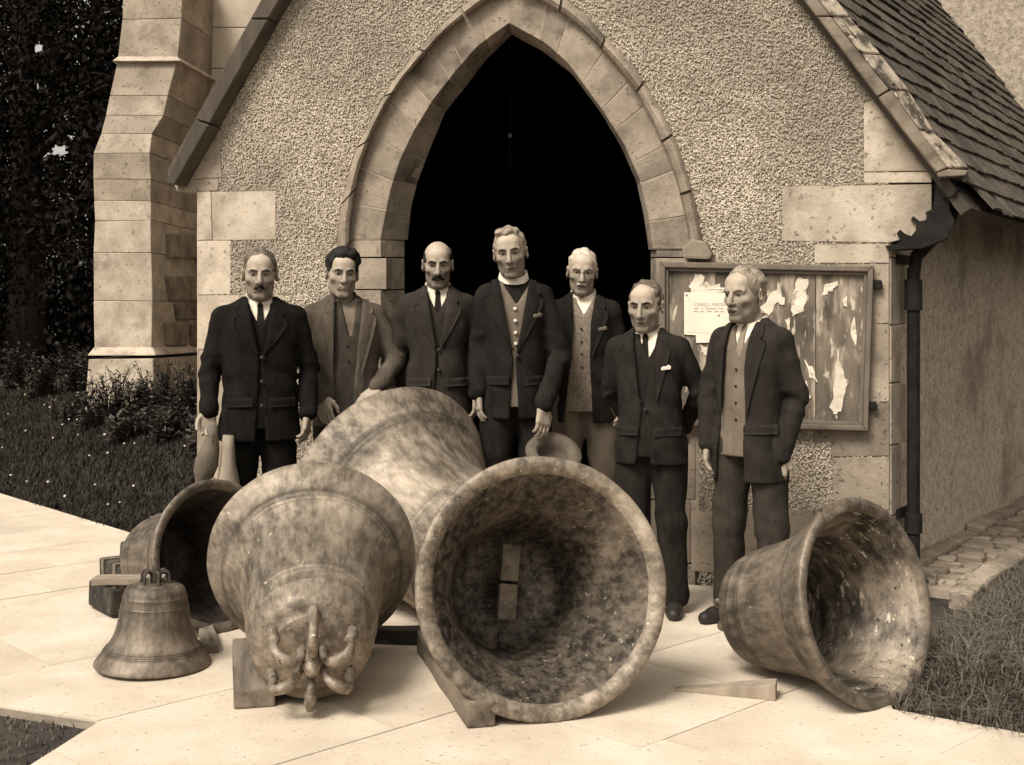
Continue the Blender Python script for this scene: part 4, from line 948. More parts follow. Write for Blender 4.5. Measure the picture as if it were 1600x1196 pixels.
    for (e, wr), h in ((AL, hL), (AR, hR)): hand_prims(f, wr, h[0], h[1], h[2], h[3])
    Vb, Fb = f.mesh()
    loc = ((Vb-HC)@HM)/HSC        # head-local coordinates for the face's colouring
    x_, y_, z_ = loc.T; ax_ = np.abs(x_); tn = np.full((len(Vb), 3), skin)
    near = (np.abs(loc).max(1) < .16)
    def spot(cx, cz, rx, rz, amt, col=None, yl=-.05):
        g_ = np.exp(-(((ax_-cx)/rx)**2+((z_-cz)/rz)**2))*(y_ < yl)*near
        nonlocal tn
        tn = tn*(1-g_[:, None]*amt) if col is None else tn*(1-g_[:, None]*amt)+np.array(col)*g_[:, None]*amt
    spot(.031, .005, .021, .014, .30); spot(.030, .024, .022, .006, brow, (.06, .06, .06)); spot(.0, -.072, .024, .0042, .85); spot(.0, -.0665, .020, .005, .25); spot(.0, -.078, .018, .005, .2)  # eye-socket shade painted into the skin tone, then brow and lip colour
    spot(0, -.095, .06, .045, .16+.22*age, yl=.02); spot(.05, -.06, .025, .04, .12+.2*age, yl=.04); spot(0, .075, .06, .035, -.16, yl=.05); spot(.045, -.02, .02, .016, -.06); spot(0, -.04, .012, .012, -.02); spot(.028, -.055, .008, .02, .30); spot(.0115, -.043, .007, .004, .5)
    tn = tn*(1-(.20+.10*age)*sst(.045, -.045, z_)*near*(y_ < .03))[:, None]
    eye = (((ax_-.031)/.0115)**2+((z_-.003)/.0052)**2 < 1) & (y_ < -.076) & near; tn[eye] = (.62, .62, .62)
    iris = (((ax_-.031)/.0052)**2+((z_-.003)/.006)**2 < 1) & (y_ < -.078) & near; tn[iris] = (.05, .05, .05)
    if teeth: tt = ((ax_/.021)**2+((z_+.0712)/.0048)**2 < 1) & (y_ < -.08) & near; tn[tt] = (1.3, 1.3, 1.3)
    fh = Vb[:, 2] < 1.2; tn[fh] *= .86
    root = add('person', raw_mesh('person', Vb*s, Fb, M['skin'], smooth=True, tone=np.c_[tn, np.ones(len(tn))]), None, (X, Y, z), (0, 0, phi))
    tag(root, label, 'person', 'men standing behind the bells')
    put = lambda name, fld, mat, sm_=True: add(name, raw_mesh(name, fld.mesh()[0]*s, fld.mesh()[1], M[mat], smooth=sm_), root)
    def mk_part(name, fld, mat):
        v, q = fld.mesh(); return add(name, raw_mesh(name, v*s, q, M[mat], smooth=True), root)
    # ---------------- trousers and boots
    lg = legs or [((-stance*1.05, -.0, .48), (-stance*1.15, .03, .07), -8), ((stance*1.05, -.0, .48), (stance*1.15, .03, .07), 8)]
    f = Field(axis(-.32, .32, .011), axis(-.26, .26, .011), axis(.0, 1.12, .012))
    trunk(f, sections(-.028, w, d, .78, belly*.8, lean=lean), .84, 1.09, .02)
    for sg, (kn, an, _) in zip((-1, 1), lg):
        ck = lambda a, b, c, q: 1-2.4*np.abs(wob(a, b, c, 15., q))
        wr = lambda t, a, b, c, sg=sg: .006*ck(a, b, c*.8, sg+px)*(.4+np.exp(-((t-.95)/.25)**2))+.005*np.exp(-(a/.012)**2)*(b < 0)
        f.cap((sg*.088, .008, .88), kn, .102, .078, .03, wr=wr)
        wr2 = lambda t, a, b, c, sg=sg: .007*ck(a, b, c*.8, sg*3+px)*(.4+np.exp(-((t-1)/.3)**2))+.006*np.exp(-(a/.012)**2)*(b < 0)
        f.cap(kn, an, .078, .073, .02, wr=wr2)
    f.put(lambda X_, Y_, Z_: .045-Z_+0*X_+0*Y_, (-.4, -.4, -.1), (.4, .4, .2), .004, 'and')
    mk_part('trousers', f, trousers)
    for kn, an, toe in lg:
        f = Field(axis(an[0]-.16, an[0]+.16, .007), axis(an[1]-.26, an[1]+.14, .008), axis(-.01, .16, .006))
        tv = np.array((math.sin(R(toe)), -math.cos(R(toe)), 0)); a0_ = np.array((an[0], an[1], 0))
        f.cap(a0_+(0, .02, .045), a0_+tv*.12+np.array((0, 0, .032)), .040, .040, .02); f.cap(a0_+tv*.12+np.array((0, 0, .030)), a0_+tv*.185+np.array((0, 0, .028)), .043, .034, .02); f.cap(a0_+(0, 0, .05), a0_+(0, .005, .15), .048, .046, .02)
        f.put(lambda X_, Y_, Z_: .004-Z_+0*X_+0*Y_, (-1, -1, -.1), (1, 1, .1), .002, 'and')
        mk_part('boot', f, 'leather')
    # ---------------- shirt, waistcoat, jacket
    S0 = sections(-.030, w, d, hem, belly, lean=lean); S1 = sections(-.017, w, d, hem, belly, lean=lean); S2 = sections(0, w, d, hem, belly, lean=lean, flare=flare)
    gx, gy = axis(-.29, .29, .009), axis(-.27, .24, .009)
    f = Field(gx, gy, axis(1.0, 1.50, .009)); trunk(f, S0, 1.04, 1.485); mk_part('shirt', f, shirt)
    if waist:
        f = Field(gx, gy, axis(.78, 1.47, .009)); trunk(f, S1, .82, 1.455, amp=.003, sd=px); wv = wv or [(-.054, 1.47), (-.046, 1.42), (0, 1.325), (.046, 1.42), (.054, 1.47)]
        cut_front(f, wv); mk_part('waistcoat', f, waist)
    f = Field(axis(-.42, .42, .0085), axis(-.40, .30, .0085), axis(hem-.06, 1.52, .0085))
    trunk(f, S2, hem, 1.488, amp=.0075, sd=px*.37)
    for sg, (e, wr_), sh in ((-1, AL, shL), (1, AR, shR)):
        ev = np.array(e); wv_ = np.array(wr_); cuff = wv_+(wv_-ev)/np.linalg.norm(wv_-ev)*.005
        cr = lambda a, b, c, q: 1-2.4*np.abs(wob(a, b, c, 21., q))
        w1 = lambda t, a, b, c, sg=sg: .0075*cr(a, b, c, sg+px)*(.35+np.exp(-((t-.95)/.30)**2))
        w2_ = lambda t, a, b, c, sg=sg: .0075*cr(a, b, c, sg*2+px)*(.35+np.exp(-(t/.28)**2)+.6*np.exp(-((t-.9)/.2)**2))
        f.cap(np.array(sh)+(0, 0, -.004), ev, .060, .050, .030, wr=w1); f.cap(ev, cuff, .050, .043, .014, wr=w2_)
    if opening: cut_front(f, opening)
    J = mk_part('jacket', f, jacket)
    o_ = opening or [(-.06, 1.5), (-.01, zb), (0, zb-.02), (.01, zb), (.06, 1.5)]
    if lapel:
        for sg in (-1, 1):
            edge = [p for p in o_ if p[0]*sg >= -.001 and p[1] >= zb-.001]; edge = sorted(edge, key=lambda p: -p[1])
            inner = [(p[0]+sg*.000, min(p[1], 1.468)) for p in edge]
            x0 = abs(inner[0][0]); xb = inner[-1][0]
            outer = [(sg*(x0+.034), 1.462), (sg*(x0+.050), 1.425), (sg*(x0+.054), 1.398), (sg*(x0+.040), 1.385), (sg*(x0+.072), 1.372), (sg*(x0+.066), 1.33), (xb*.5+sg*(x0*.5+.040), (1.33+zb)/2), (xb+sg*.010, zb)]
            drape('lapel', S2, inner, outer, .010, .0045, M[jacket], J, s, n=26)
    for x0, z0 in [(q_, .955) for q_ in flaps]: drape('pocket_flap', S2, [(x0-.065+lean[0]*.1, z0+.022), (x0+.065+lean[0]*.1, z0+.028)], [(x0-.065+lean[0]*.1, z0-.022), (x0+.065+lean[0]*.1, z0-.018)], .010, .003, M[jacket], J, s, n=9, m=4)
    for bz in buttons: dot('button', S2, .006+float(np.interp(bz, S2['z'], S2['x'])), bz, .011, .012, M['button'], J, s)
    if hanky:
        hx = .112+lean[0]*.7; drape('handkerchief', S2, [(hx-.022, 1.282), (hx-.012, 1.290), (hx+.002, 1.288), (hx+.012, 1.298), (hx+.024, 1.290)], [(hx-.020, 1.270), (hx+.024, 1.276)], .012, .006, M[hanky], J, s, n=12, m=4)
    if wbuttons:
        for bz in wbuttons[1]: dot('waistcoat_button', S1, wbuttons[2]+float(np.interp(bz, S1['z'], S1['x'])), bz, wbuttons[0], .006, M[wbuttons[3]], root, s)
    if tie:
        l = lean[0]; k = lambda z_: float(np.interp(z_, S0['z'], S0['x']))
        L_ = [(-.017, 1.452), (-.013, 1.425), (-.020, 1.34), (-.030, 1.16)]; R_ = [(.017, 1.452), (.013, 1.425), (.020, 1.34), (.030, 1.16)]
        drape('tie', S0, [(x+k(z_), z_) for x, z_ in L_], [(x+k(z_), z_) for x, z_ in R_], .006, .004, M[tie], root, s, n=16, m=5)
    # collar: a folded band round the neck
    nx, ny_ = lean[0]*.98, .028+lean[1]*.98
    if collar != 'none':
        V = []; Fq = []; n_ = 44; gap = R(9 if collar == 'turn' else 0) if collar != 'roman' else 0
        for i in range(n_+1):
            a = gap+(2*math.pi-2*gap)*i/n_; fr = math.cos(a); ca, sa = math.sin(a), -math.cos(a)
            drop = (.030*max(0, fr)**6 if collar == 'turn' else (.045*max(0, fr)**4 if collar == 'open' else 0))
            tz = 1.498+.012*(-fr)-(.030*max(0, fr) if collar != 'open' else .05*max(0, fr)**2); bz = 1.452+.010*(-fr)-.022*max(0, fr)-drop
            if collar == 'roman': tz, bz = 1.508+.014*(-fr)-.026*max(0, fr), 1.474+.012*(-fr)-.026*max(0, fr)
            r1, r2 = .066, .074+.008*max(0, fr)**3
            for rr, zz in ((r1-.003, tz), (r1+.003, tz+.002), (r2+.004, bz), (r2-.003, bz)): V.append((nx+rr*ca, ny_+(rr+.004)*sa, zz))
        for i in range(n_):
            for c in range(4): Fq.append((i*4+c, i*4+(c+1) % 4, (i+1)*4+(c+1) % 4, (i+1)*4+c))
        Fq += [(0, 3, 2, 1), (n_*4, n_*4+1, n_*4+2, n_*4+3)]
        add('collar', raw_mesh('collar', np.array(V)*s, np.array(Fq), M['shirt_dark' if collar == 'open' else 'linen'], smooth=False), root)
    # ---------------- hair, brows, moustache, spectacles (in head space)
    def hfield(h=.0034): return Field(axis(-.118, .118, h), axis(-.15, .145, h), axis(-.125, .16, h))
    def hpart(name, fld, mat, parent=root):
        v, q = fld.mesh(); v = v*HSC@HM.T+HC; return add(name, raw_mesh(name, v*s, q, M[mat], smooth=True), parent)
    if hair:
        t, style, mat = hair['t'], hair['style'], hair['mat']
        f = hfield(); f.ell((0, .018+t*.3, .036+t*.35), (.076*fw+t*.75, .096+t, .084+t), .01)
        if hair.get('puff'):
            for c, r in hair['puff']: f.ell(c, r, .018)
        sd_ = px*.1
        f.put(lambda X_, Y_, Z_: .0030*np.sin(110*X_+30*Y_+3*np.sin(40*Z_+sd_))+.0016*np.sin(150*Y_-60*X_+4*np.sin(30*X_+sd_)+90*Z_), (-1, -1, -1), (1, 1, 1), mode='disp')
        zf, yf = hair.get('zf', .075), hair.get('yf', -.04)
        f.put(lambda X_, Y_, Z_: np.maximum(-(Z_-(-.028-.062*sst(.005, .06, Y_)))+0*X_, -1), (-1, -1, -1), (1, 1, 1), mode='and')
        # face window: a rounded opening whose top is the hairline
        f.ell((0, -.12, zf-.11), (.073*fw, abs(-.12-yf), .11), .006, 'cut')
        f.ell((0, -.075, -.035), (.2, .062, .06), .004, 'cut'); f.ell((0, -.115, .045), (.2, .06, hair.get('tz', .032)), .008, 'cut')
        for sg in (-1, 1): f.ell((sg*.088*fw, .012, -.012), (.022, .024, .030), .003, 'cut')
        if style == 'bald': f.ell((0, hair.get('yc', -.03), .125), (hair.get('bw', .068), hair.get('bl', .115), hair.get('bh', .075)), .006, 'cut')
        hpart('hair', f, mat)
    if brow_mat:
        f = hfield(.003)
        for sg in (-1, 1): f.cap((sg*.014, -.1005, .0215), (sg*.034, -.0965, .0270), .0036+.0022*brow, .0036+.002*brow, .003); f.cap((sg*.034, -.0965, .0270), (sg*.050, -.0830, .0215), .0034+.0018*brow, .0024, .003)
        hpart('eyebrows', f, brow_mat)
    if mous:
        f = hfield(.003); th, wd, dr = mous['t'], mous['w'], mous['drop']
        for sg in (-1, 1):
            f.cap((sg*.003, -.103, -.054), (sg*wd*.55, -.096, -.058), th, th*1.05, .006); f.cap((sg*wd*.55, -.096, -.058), (sg*wd, -.083, -.062-dr), th*1.0, th*.5, .006)
        f.put(lambda X_, Y_, Z_: .0014*np.sin(210*X_+60*Z_), (-1, -1, -1), (1, 1, 1), mode='disp')
        hpart('moustache', f, mous['mat'])
    if glasses:
        m = MB(); tr = lambda p: tuple((HM@(np.array(p)*HSC)+HC)*s)
        for sg in (-1, 1):
            m.tube([tr((sg*.032+.0195*math.cos(a), -.101+.0015*math.cos(a)*sg*4, .000+.0165*math.sin(a))) for a in np.linspace(0, 2*math.pi, 25)], .0012*s, 6, cap=False)
            m.tube([tr((sg*.0515, -.098, .004)), tr((sg*.074, -.06, .006)), tr((sg*.082, .010, .006))], .0011*s, 5)
        m.tube([tr((-.0125, -.103, .004)), tr((0, -.108, .008)), tr((.0125, -.103, .004))], .0012*s, 5)
        m.build('spectacles', M['wire'], root, smooth=True)
    return root

V_open = lambda x0, zb, hem, w0=.0, w1=.05, xo=0: [(-x0+xo, 1.52), (-x0+xo, 1.46), (-.012+xo-w0, zb), (-.004+xo-w0, zb-.04), (-w1+xo-w0, hem-.08), (w1+xo+w0, hem-.08), (.004+xo+w0, zb-.04), (.012+xo+w0, zb), (x0+xo, 1.46), (x0+xo, 1.52)]

PS = []
PS.append(person('moustached man in a buttoned black suit at far left, hand on a bell clapper', 406, 6.45, 1.045, yaw=2, head=(-3, 7, 0), nose=(.95, 1.15), jacket='black_wool', trousers='black_wool', waist='black_wool', hem=.76,
    opening=V_open(.062, 1.20, .76, 0, .03), zb=1.20, buttons=(1.18, 1.06, .94), tie='tie_dark', hair=dict(t=.007, style='full', mat='hair_brown', zf=.098, yf=-.02), mous=dict(t=.0065, w=.030, drop=.006, mat='hair_dark'), brow=.4, w=1.16, fw=1.03, smile=.4,
    arms={'L': ((-.250, .03, 1.12), (-.250, -.05, .92)), 'R': ((.250, .03, 1.12), (.235, -.08, .90))},
    hands={'L': ((-.05, -.25, -1), (.2, -1, .2), 1, (.75, .7)), 'R': ((-.1, -.2, -1), (-1, .4, 0), 1, (.45, .5))}))
PS.append(person('smiling young man with swept-back dark hair in an open brown work jacket and open-necked shirt', 545, 6.80, 1.055, yaw=3, lean=(-.03, 0), head=(4, 7, 2), jacket='brown_cloth', trousers='charcoal', waist='shirt_dark', shirt='shirt_pale', nose=(.92, .95), hem=.80, wv=[(-.046, 1.48), (-.036, 1.42), (-.004, 1.27), (.012, 1.27), (.034, 1.42), (.046, 1.48)], wbuttons=(.005, (1.22, 1.14), .004, 'button'),
    opening=[(-.075, 1.52), (-.078, 1.44), (-.085, 1.25), (-.080, 1.0), (-.09, .70), (.02, .70), (.02, 1.0), (.045, 1.25), (.068, 1.44), (.07, 1.52)], zb=1.05, collar='open', teeth=True, smile=1.5, age=.1, fw=.98, jaw=1.08,
    hair=dict(t=.013, tz=.02, style='full', mat='hair_dark', zf=.074, yf=-.042, puff=[((.01, -.030, .104), (.068, .054, .036)), ((.066, .0, .070), (.026, .05, .032)), ((-.055, -.01, .078), (.03, .045, .03))]), brow=.4, w=1.06, flaps=(.115,),
    arms={'L': ((-.225, .05, 1.14), (-.150, -.13, .965)), 'R': ((.25, .0, 1.14), (.140, -.20, 1.01))}, hands={'L': ((.25, -.2, -1), (.5, 1, 0), 1, (.3, .3)), 'R': ((-.6, -.3, -.5), (0, .3, -1), 1, (.2, .2))}))
PS.append(person('bald man with a thick dark moustache and buttoned grey suit', 684, 6.80, 1.012, z=.12, yaw=0, head=(0, 10, 0), nose=(1.05, 1.1), jacket='dark_wool', trousers='charcoal', waist='dark_wool', hem=.77, opening=V_open(.058, 1.15, .77, 0, .035), zb=1.15, buttons=(1.13, 1.02),
    tie='tie_dark', hair=dict(t=.006, style='bald', mat='hair_dark', zf=.07, yf=.0, bw=.085, bl=.13, bh=.10), mous=dict(t=.0085, w=.032, drop=.010, mat='hair_dark'), brow=.95, w=1.0, fw=.97, age=.9, smile=-.6, arms={'L': ((-.215, .09, 1.13), (-.19, .09, .90))}))
PS.append(person('tall clergyman with white clerical collar and grey buttoned waistcoat', 806, 6.45, 1.04, z=.12, yaw=2, lean=(-.012, -.02), head=(-6, 9, -6), nose=(1.0, 1.0), head_off=(-.016, -.01), jacket='clerical', trousers='clerical', waist='waist_grey', shirt='clerical', hem=.76,
    wv=[(-.066, 1.48), (-.06, 1.43), (0, 1.335), (.06, 1.43), (.066, 1.48)], opening=V_open(.078, 1.105, .76, 0, .03, -.012), zb=1.105, buttons=(1.08,), collar='roman', hanky='waist_grey', wbuttons=(.0095, (1.315, 1.255, 1.195, 1.14), .0, 'pearl'),
    hair=dict(t=.007, style='full', mat='hair_grey', zf=.092, yf=-.045, puff=[((-.01, -.03, .105), (.05, .05, .022))]), brow=.30, fw=.98, age=1.0, w=.91,
    arms={'R': ((.225, -.05, 1.08), (.125, -.28, .845))}, hands={'R': ((-.05, -.25, -1), (-.6, .8, 0), 1, (.35, .45))}))
PS.append(person('white haired old man with wire spectacles and a white moustache', 914, 6.72, .985, z=.12, yaw=-4, lean=(-.012, 0), head=(4, 9, 3), nose=(1.08, 1.0), jacket='clerical', trousers='trouser_grey', waist='tweed', hem=.76, wv=[(-.05, 1.47), (-.040, 1.43), (0, 1.355), (.040, 1.43), (.05, 1.47)],
    opening=[(-.07, 1.52), (-.068, 1.46), (-.056, 1.30), (-.07, 1.1), (-.12, .70), (.055, .70), (.035, 1.1), (.040, 1.30), (.062, 1.46), (.065, 1.52)], zb=1.12, hanky='waist_grey', wbuttons=(.006, (1.28, 1.21, 1.14, 1.07), -.004, 'button'),
    hair=dict(t=.006, style='full', mat='hair_white', zf=.096, yf=-.02), mous=dict(t=.0060, w=.030, drop=.008, mat='hair_white'), brow=.15, brow_mat='hair_grey', glasses=True, flaps=(), age=.5, w=.98, skin=1.12, fw=.97,
    arms={'L': ((-.20, .16, 1.13), (-.13, .20, .98))}))
PS.append(person('short balding man in a buttoned dark suit with a white pocket handkerchief, hands behind him', 1018, 5.95, .936, yaw=-10, lean=(-.025, 0), head=(-6, 8, 0), nose=(1.10, 1.0), jacket='charcoal', trousers='charcoal', waist='charcoal', hem=.78, opening=V_open(.062, 1.10, .78, 0, .05, -.02), zb=1.10, buttons=(1.07,),
    tie='tie_dark', hanky='linen', hair=dict(t=.004, style='full', mat='hair_brown', zf=.126, yf=.040), brow=.5, age=.8, w=1.05, hs=1.06, belly=.015,
    arms={'L': ((-.235, .08, 1.14), (-.14, .21, .96)), 'R': ((.245, .08, 1.14), (.14, .22, .96))}, hands={'L': ((.6, .3, -1), (0, 1, .2), -1, (.4, .4)), 'R': ((-.6, .3, -1), (0, 1, .2), 1, (.4, .4))}))
PS.append(person('grey haired man with a drooping moustache at far right, jacket hanging open, looking left', 1172, 5.72, .968, yaw=-31, lean=(.0, 0), head=(-4, 5, 0), nose=(.98, 1.2), head_off=(-.02, -.01), jacket='slate_wool', trousers='worn_trousers', waist='waist_grey', hem=.70, wv=[(-.05, 1.47), (-.04, 1.41), (0, 1.30), (.04, 1.41), (.05, 1.47)],
    opening=[(-.07, 1.52), (-.068, 1.46), (-.070, 1.25), (-.10, 1.0), (-.14, .62), (.04, .62), (.045, 1.0), (.052, 1.25), (.066, 1.46), (.068, 1.52)], zb=1.02, tie='tie_pale', wbuttons=(.006, (1.24, 1.16, 1.08, 1.0), -.006, 'button'), hs=1.05,
    hair=dict(t=.008, style='full', mat='hair_grey', zf=.114, yf=.010, puff=[((.06, .03, .045), (.022, .05, .03))]), mous=dict(t=.0065, w=.031, drop=.014, mat='hair_grey'), brow=.35, brow_mat='hair_grey', age=.9, w=1.04, flare=.01, flaps=(.115,),
    arms={'L': ((-.225, -.02, 1.12), (-.19, -.08, .88)), 'R': ((.220, .07, 1.10), (.175, -.01, .835))}, hands={'R': ((-.12, -.12, -1), (-.3, .9, 0), 1, (1.1, 1.15))}, stance=.115))
# ------------------------------------------------------------------ notice board
M['board'] = mk('weathered board behind torn notices', .06, .18, 9, 9, .9, .5, 50, stretch=(1, 1, .28), stain=(8, .34, .53, .62), fleck=(30, .46, .61, .67))
M['frame'] = mk('painted board frame', .10, .16, 9, 6, .8, .4, 50, stretch=(1, 1, .4), stain=(9, .06, .6, .74))
M['paper'] = mk('white paper', .66, .74, 6, 3, .85); M['old_paper'] = mk('torn old paper', .52, .68, 7, 5, .9, .3, 60, stain=(12, .24, .56, .68)); M['ink'] = mk('faded ink', .26, .34, 30, 3, .9)
nb = thing('notice_board', 'wide framed notice board covered with torn paper remnants on the porch wall', 'notice board', (0, WY, 0), (0, 0, -TH))
FO = [(1030, 409), (1365, 416), (1356, 674), (1030, 664)]; FI_ = [(1044, 424), (1350, 431), (1342, 660), (1044, 650)]; FM = [(1039, 418), (1356, 425), (1348, 666), (1039, 656)]
for i in range(4):
    j = (i+1) % 4
    for q, y0, y1, nm in (((FO[i], FO[j], FM[j], FM[i]), -.075, -.016, 'frame_rail'), ((FM[i], FM[j], FI_[j], FI_[i]), -.055, -.016, 'frame_bead')):
        MB().prism([wl(*p, y0) for p in q], [wl(*p, y0)[:1]+(y1,)+wl(*p, y0)[2:] for p in q]).build(nm, M['frame'], nb, bevel=.006 if nm == 'frame_rail' else .004)
for k, (x0, x1) in enumerate(((1042, 1118), (1119, 1196), (1197, 1274), (1275, 1352))):
    q = [(x0, 421), (x1, 423), (x1, 664), (x0, 660)]
    MB().prism([wl(*p, -.035) for p in q], [wl(*p, -.018) for p in q]).build('board_plank', M['board'], nb, bevel=.0015, segs=1)
for q in ([(1362, 437), (1378, 438), (1379, 452), (1363, 452)], [(1355, 628), (1370, 629), (1371, 641), (1356, 641)]):
    MB().prism([wl(*p, -.05) for p in q], [wl(*p, .01) for p in q]).build('hinge', M['iron'], nb, bevel=.008)
g = random.Random(12)
TORN = [[(1080, 458), (1078, 445), (1088, 428), (1098, 427), (1101, 440), (1112, 447), (1124, 446), (1135, 452), (1146, 447), (1144, 457)],
        [(1190, 482), (1210, 455), (1217, 440), (1221, 455), (1227, 474), (1214, 474), (1204, 490), (1198, 500)],
        [(1240, 459), (1246, 436), (1262, 435), (1261, 466), (1255, 489), (1240, 493), (1236, 480), (1243, 472)], [(1284, 463), (1288, 446), (1311, 441), (1300, 454), (1292, 458)], [(1318, 466), (1324, 462), (1324, 477), (1318, 479)],
        [(1298, 638), (1306, 590), (1307, 560), (1310, 543), (1313, 571), (1325, 597), (1319, 624), (1313, 645), (1304, 647)], [(1258, 560), (1263, 572), (1270, 574), (1278, 598), (1270, 592), (1262, 585)],
        [(1095, 540), (1104, 542), (1107, 560), (1100, 552)], [(1228, 500), (1233, 494), (1236, 520), (1231, 524)], [(1256, 600), (1261, 596), (1266, 622), (1259, 630)], [(1330, 500), (1338, 498), (1337, 540), (1331, 530)]]
for q in TORN:
    pts = []
    for a, b in zip(q, q[1:]+q[:1]):
        for t in (0, .33, .66): pts.append((a[0]+(b[0]-a[0])*t+g.uniform(-2.6, 2.2), a[1]+(b[1]-a[1])*t+g.uniform(-3, 3)))
    f = [wl(*p, -.038) for p in pts]; f = [(p[0], p[1]-g.uniform(0, .004), p[2]) for p in f]
    MB().prism(f, [wl(*p, -.0345) for p in pts]).build('torn_paper', M['old_paper'], nb)
# the pinned notice
c0 = np.array(wl(1069, 457, -.042)); q = [(1069, 457), (1152, 458), (1152, 535), (1088, 536), (1087, 524), (1069, 523)]
nt_ = thing('paper_notice', 'white printed paper notice pinned at the left of the notice board', 'notice', (c0[0]*c_+c0[1]*s_, WY-c0[0]*s_+c0[1]*c_, c0[2]), (0, 0, -TH))
rel = lambda p, y: tuple(np.array(wl(*p, y))-c0)
MB().prism([rel(p, -.044) for p in q], [rel(p, -.0405) for p in q]).build('sheet', M['paper'], nt_)
MB().prism([rel(p, -.0452) for p in ((1074, 462), (1149, 463), (1149, 521), (1074, 520))], [rel(p, -.0438) for p in ((1074, 462), (1149, 463), (1149, 521), (1074, 520))]).build('inner_sheet', M['paper'], nt_)
def letters(txt, px, py, hpx, nm):
    cu = bpy.data.curves.new(nm, 'FONT'); cu.body = txt; cu.size = 1; cu.extrude = .01; ob = bpy.data.objects.new(nm, cu); COL.objects.link(ob)
    dg = bpy.context.evaluated_depsgraph_get(); me = bpy.data.meshes.new_from_object(ob.evaluated_get(dg)); bpy.data.objects.remove(ob)
    me.materials.append(M['ink']); sc = hpx/F*6.5*1.35
    o = add(nm, me, nt_, rel((px, py), -.0462), (R(90), 0, 0)); o.scale = (sc*.92, sc, sc*.05); return o
letters('OWELL PARISH', 1085, 479, 6.0, 'lettering')
for k, (y, segs_) in enumerate(((483, ((1085, 1092), (1096, 1099), (1102, 1121), (1123, 1130))), (487.5, ((1084, 1091), (1094, 1100), (1104, 1112), (1116, 1123), (1126, 1131))))):
    for a, b in segs_:
        qq = ((a, y-1), (b, y-1), (b, y+.5), (a, y+.5)); MB().prism([rel(p, -.0458) for p in qq], [rel(p, -.0450) for p in qq]).build('print_line', M['ink'], nt_)
for a, b in ((1073, 461), (1123, 493)):
    MB().tube([rel((a, b), -.044), rel((a, b), -.050)], .004, 8).build('tack', M['iron'], nt_)

# ------------------------------------------------------------------ timbers, clapper, hat
M['timber_mid'] = mk('grey plank', .16, .30, 9, 7, .9, .5, 50, stretch=(.15, 1, 1), stain=(7, .07, .56, .70))
def beam(name, label, cat, a, b, w, h, mat, z0=0, bevel=.010, jit=.007, yaw_sq=0, taper=1.0, h2=None, group=None):
    """A squared timber lying from a to b on the ground plan."""
    a, b = np.array(a, float), np.array(b, float); d = b-a; L_ = np.linalg.norm(d); t = math.atan2(d[1], d[0]); h2 = h if h2 is None else h2
    m = MB(); n_ = 7; V = []
    for i in range(n_):
        x = L_*i/(n_-1); f = i/(n_-1); ww = w*(1+(taper-1)*f)/2; hh = h+(h2-h)*f; V += [(x, -ww, 0), (x, ww, 0), (x, ww, hh), (x, -ww, hh)]
    Fq = [[i*4+c, i*4+(c+1) % 4, i*4+4+(c+1) % 4, i*4+4+c] for i in range(n_-1) for c in range(4)]+[[0, 1, 2, 3], [(n_-1)*4+c for c in range(4)]]
    o = m.poly(V, Fq).build(name, M[mat], None, bevel=bevel, jit=jit, loc=(a[0], a[1], z0), rot=(0, 0, t)); return tag(o, label, cat, group)
GT = 'timber chocks under the bells'
beam('timber_beam', 'squared timber running under the left side of the large front bell, its end towards the camera', 'timber', (-.108, 4.26, 0), (-.36, 5.25, 0), .105, .095, 'timber', group=GT)
beam('timber_wedge', 'tapered timber wedge beside the right-hand bell', 'timber', (1.0, 4.60), (.63, 4.70), .09, .062, 'timber_pale', h2=.008, taper=.55, bevel=.004, jit=.003, group=GT)
beam('timber_block', 'thick wedge of timber chocking the left side of the bell with canons', 'timber', (-.945, 4.47), (-1.06, 4.95), .15, .075, 'timber', h2=.14, group=GT)
beam('timber_batten', 'short batten end beside the small upright bell', 'timber', (-1.29, 5.20), (-1.40, 5.55), .07, .05, 'timber', group=GT)
beam('timber_bearer', 'dark bearer under the largest rear bell, seen between the two front bells', 'timber', (-.75, 5.42), (-.22, 5.36), .085, .07, 'timber_dark', group=GT)
beam('wooden_plank', 'flat plank lying on top of the small upright bell and jutting left', 'plank', (-1.745, 5.075), (-1.44, 5.095), .085, .032, 'timber_mid', z0=.328, bevel=.006, jit=.007)
hd = thing('bell_headstock', 'dark timber headstock with iron straps lying behind the small upright bell', 'headstock', (-1.93, 5.98, 0), (0, 0, R(38)))
MB().box((-.10, -.16, .012), (.12, .16, .135)).build('stock_beam', M['timber_dark'], hd, bevel=.012, jit=.008)
MB().box((-.055, -.20, .138), (.15, .14, .245)).build('stock_beam', M['timber_dark'], hd, bevel=.014, jit=.008)
MB().box((.02, -.13, .248), (.13, .06, .33)).build('stock_beam', M['timber_dark'], hd, bevel=.014, jit=.008)
for y in (-.11, .05): MB().poly([(-.062, y, .1), (-.062, y+.035, .1), (-.062, y+.035, .252), (-.062, y, .252), (.158, y, .252), (.158, y+.035, .252), (.158, y+.035, .1), (.158, y, .1), (-.056, y, .1), (-.056, y+.035, .1), (-.056, y+.035, .246), (-.056, y, .246), (.152, y, .246), (.152, y+.035, .246), (.152, y+.035, .1), (.152, y, .1)],
    [(0, 1, 2, 3), (3, 2, 5, 4), (4, 5, 6, 7), (8, 11, 10, 9), (11, 12, 13, 10), (12, 15, 14, 13), (0, 3, 11, 8), (3, 4, 12, 11), (4, 7, 15, 12), (1, 9, 10, 2), (2, 10, 13, 5), (5, 13, 14, 6)]).build('iron_strap', M['rust'], hd)
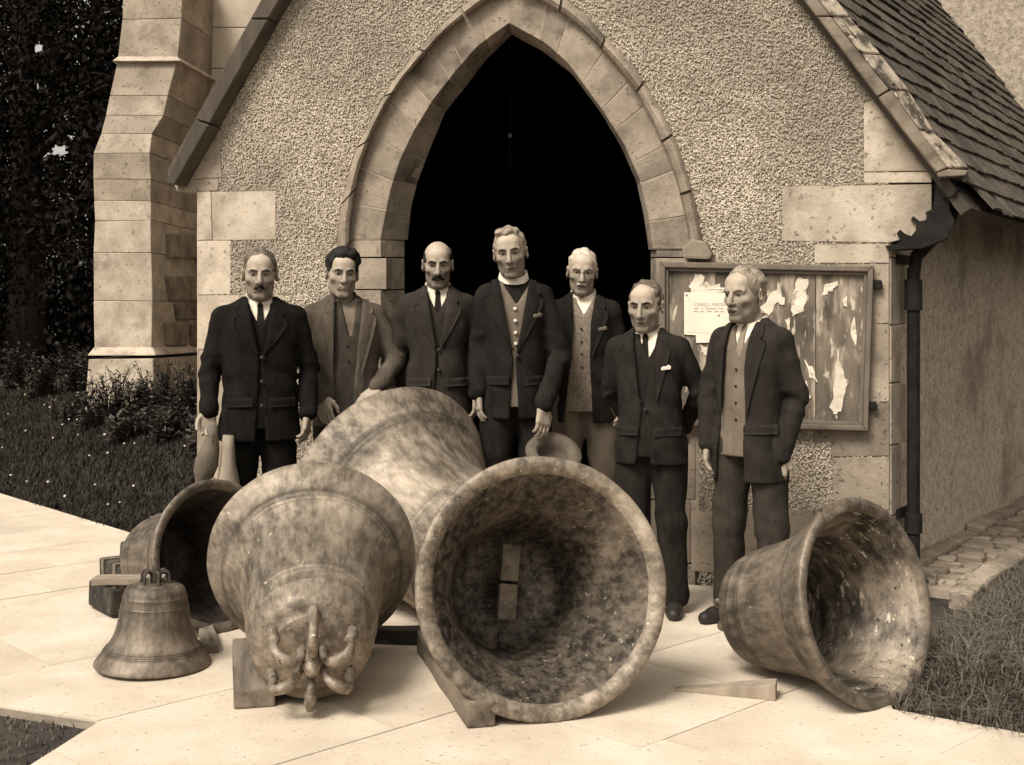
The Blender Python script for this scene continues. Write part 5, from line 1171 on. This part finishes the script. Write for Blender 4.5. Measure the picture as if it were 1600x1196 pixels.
MB().tube([(-.14, -.20, .19), (.10, -.235, .19)], .024, 10).build('gudgeon', M['iron'], hd)
def lath(name, label, cat, pts, mat, seg=14, jit=.004):
    o0 = Vector(pts[-1][0]); m = MB(); m.tube([Vector(p)-o0 for p, r in pts], [r for p, r in pts], seg)
    return tag(m.build(name, M[mat], None, smooth=True, jit=jit, loc=o0), label, cat)
lath('bell_clapper', 'iron bell clapper with a swelling ball, held upright by the man at far left', 'clapper', [(at(333, 664, 6.25), .020), (at(332, 680, 6.25), .030), (at(329, 700, 6.25), .050), (at(323, 722, 6.25), .062), (at(318, 740, 6.25), .054), (at(314, 752, 6.25), .032), (at(310, 770, 6.25), .026), (at(300, 860, 6.25), .024), Vector and (Vector((-1.60, 6.0, .0)), .024)], 'iron_pale')
lath('timber_post', 'pale tapering post standing upright beside the clapper behind the left-hand bell', 'post', [(at(356, 681, 6.25), .028), (at(356, 700, 6.25), .034), (at(356, 725, 6.25), .040), (at(357, 748, 6.25), .055), (at(358, 780, 6.25), .06), (Vector((-1.455, 6.25, 0)), .06)], 'timber_pale', 6, .006)
# felt hat held by the clergyman, its open side up
hp = [(.0, .10), (.055, .098), (.072, .085), (.079, .05), (.083, .012), (.090, .004), (.115, .0), (.136, .004), (.140, .010), (.137, .012), (.115, .008), (.090, .008), (.079, .0155), (.075, .05), (.068, .08), (.052, .092), (.0, .094)]
V = []; Fq = []; sg = 40
for r, z in hp:
    for k in range(sg):
        a = 2*math.pi*k/sg; V.append((r*1.04*math.cos(a), r*.94*math.sin(a), z+(.010*math.cos(2*a) if r > .11 else 0)))
for i in range(len(hp)-1):
    for k in range(sg): Fq.append((i*sg+k, i*sg+(k+1) % sg, (i+1)*sg+(k+1) % sg, (i+1)*sg+k))
ht = add('felt_hat', raw_mesh('felt_hat', V, np.array(Fq), M['felt'], smooth=True)); ht.location = at(866, 704, 6.12); ht.rotation_euler = (R(180+38), R(4), R(8))
tag(ht, 'grey felt hat held upside down by its brim above the front bell', 'hat')
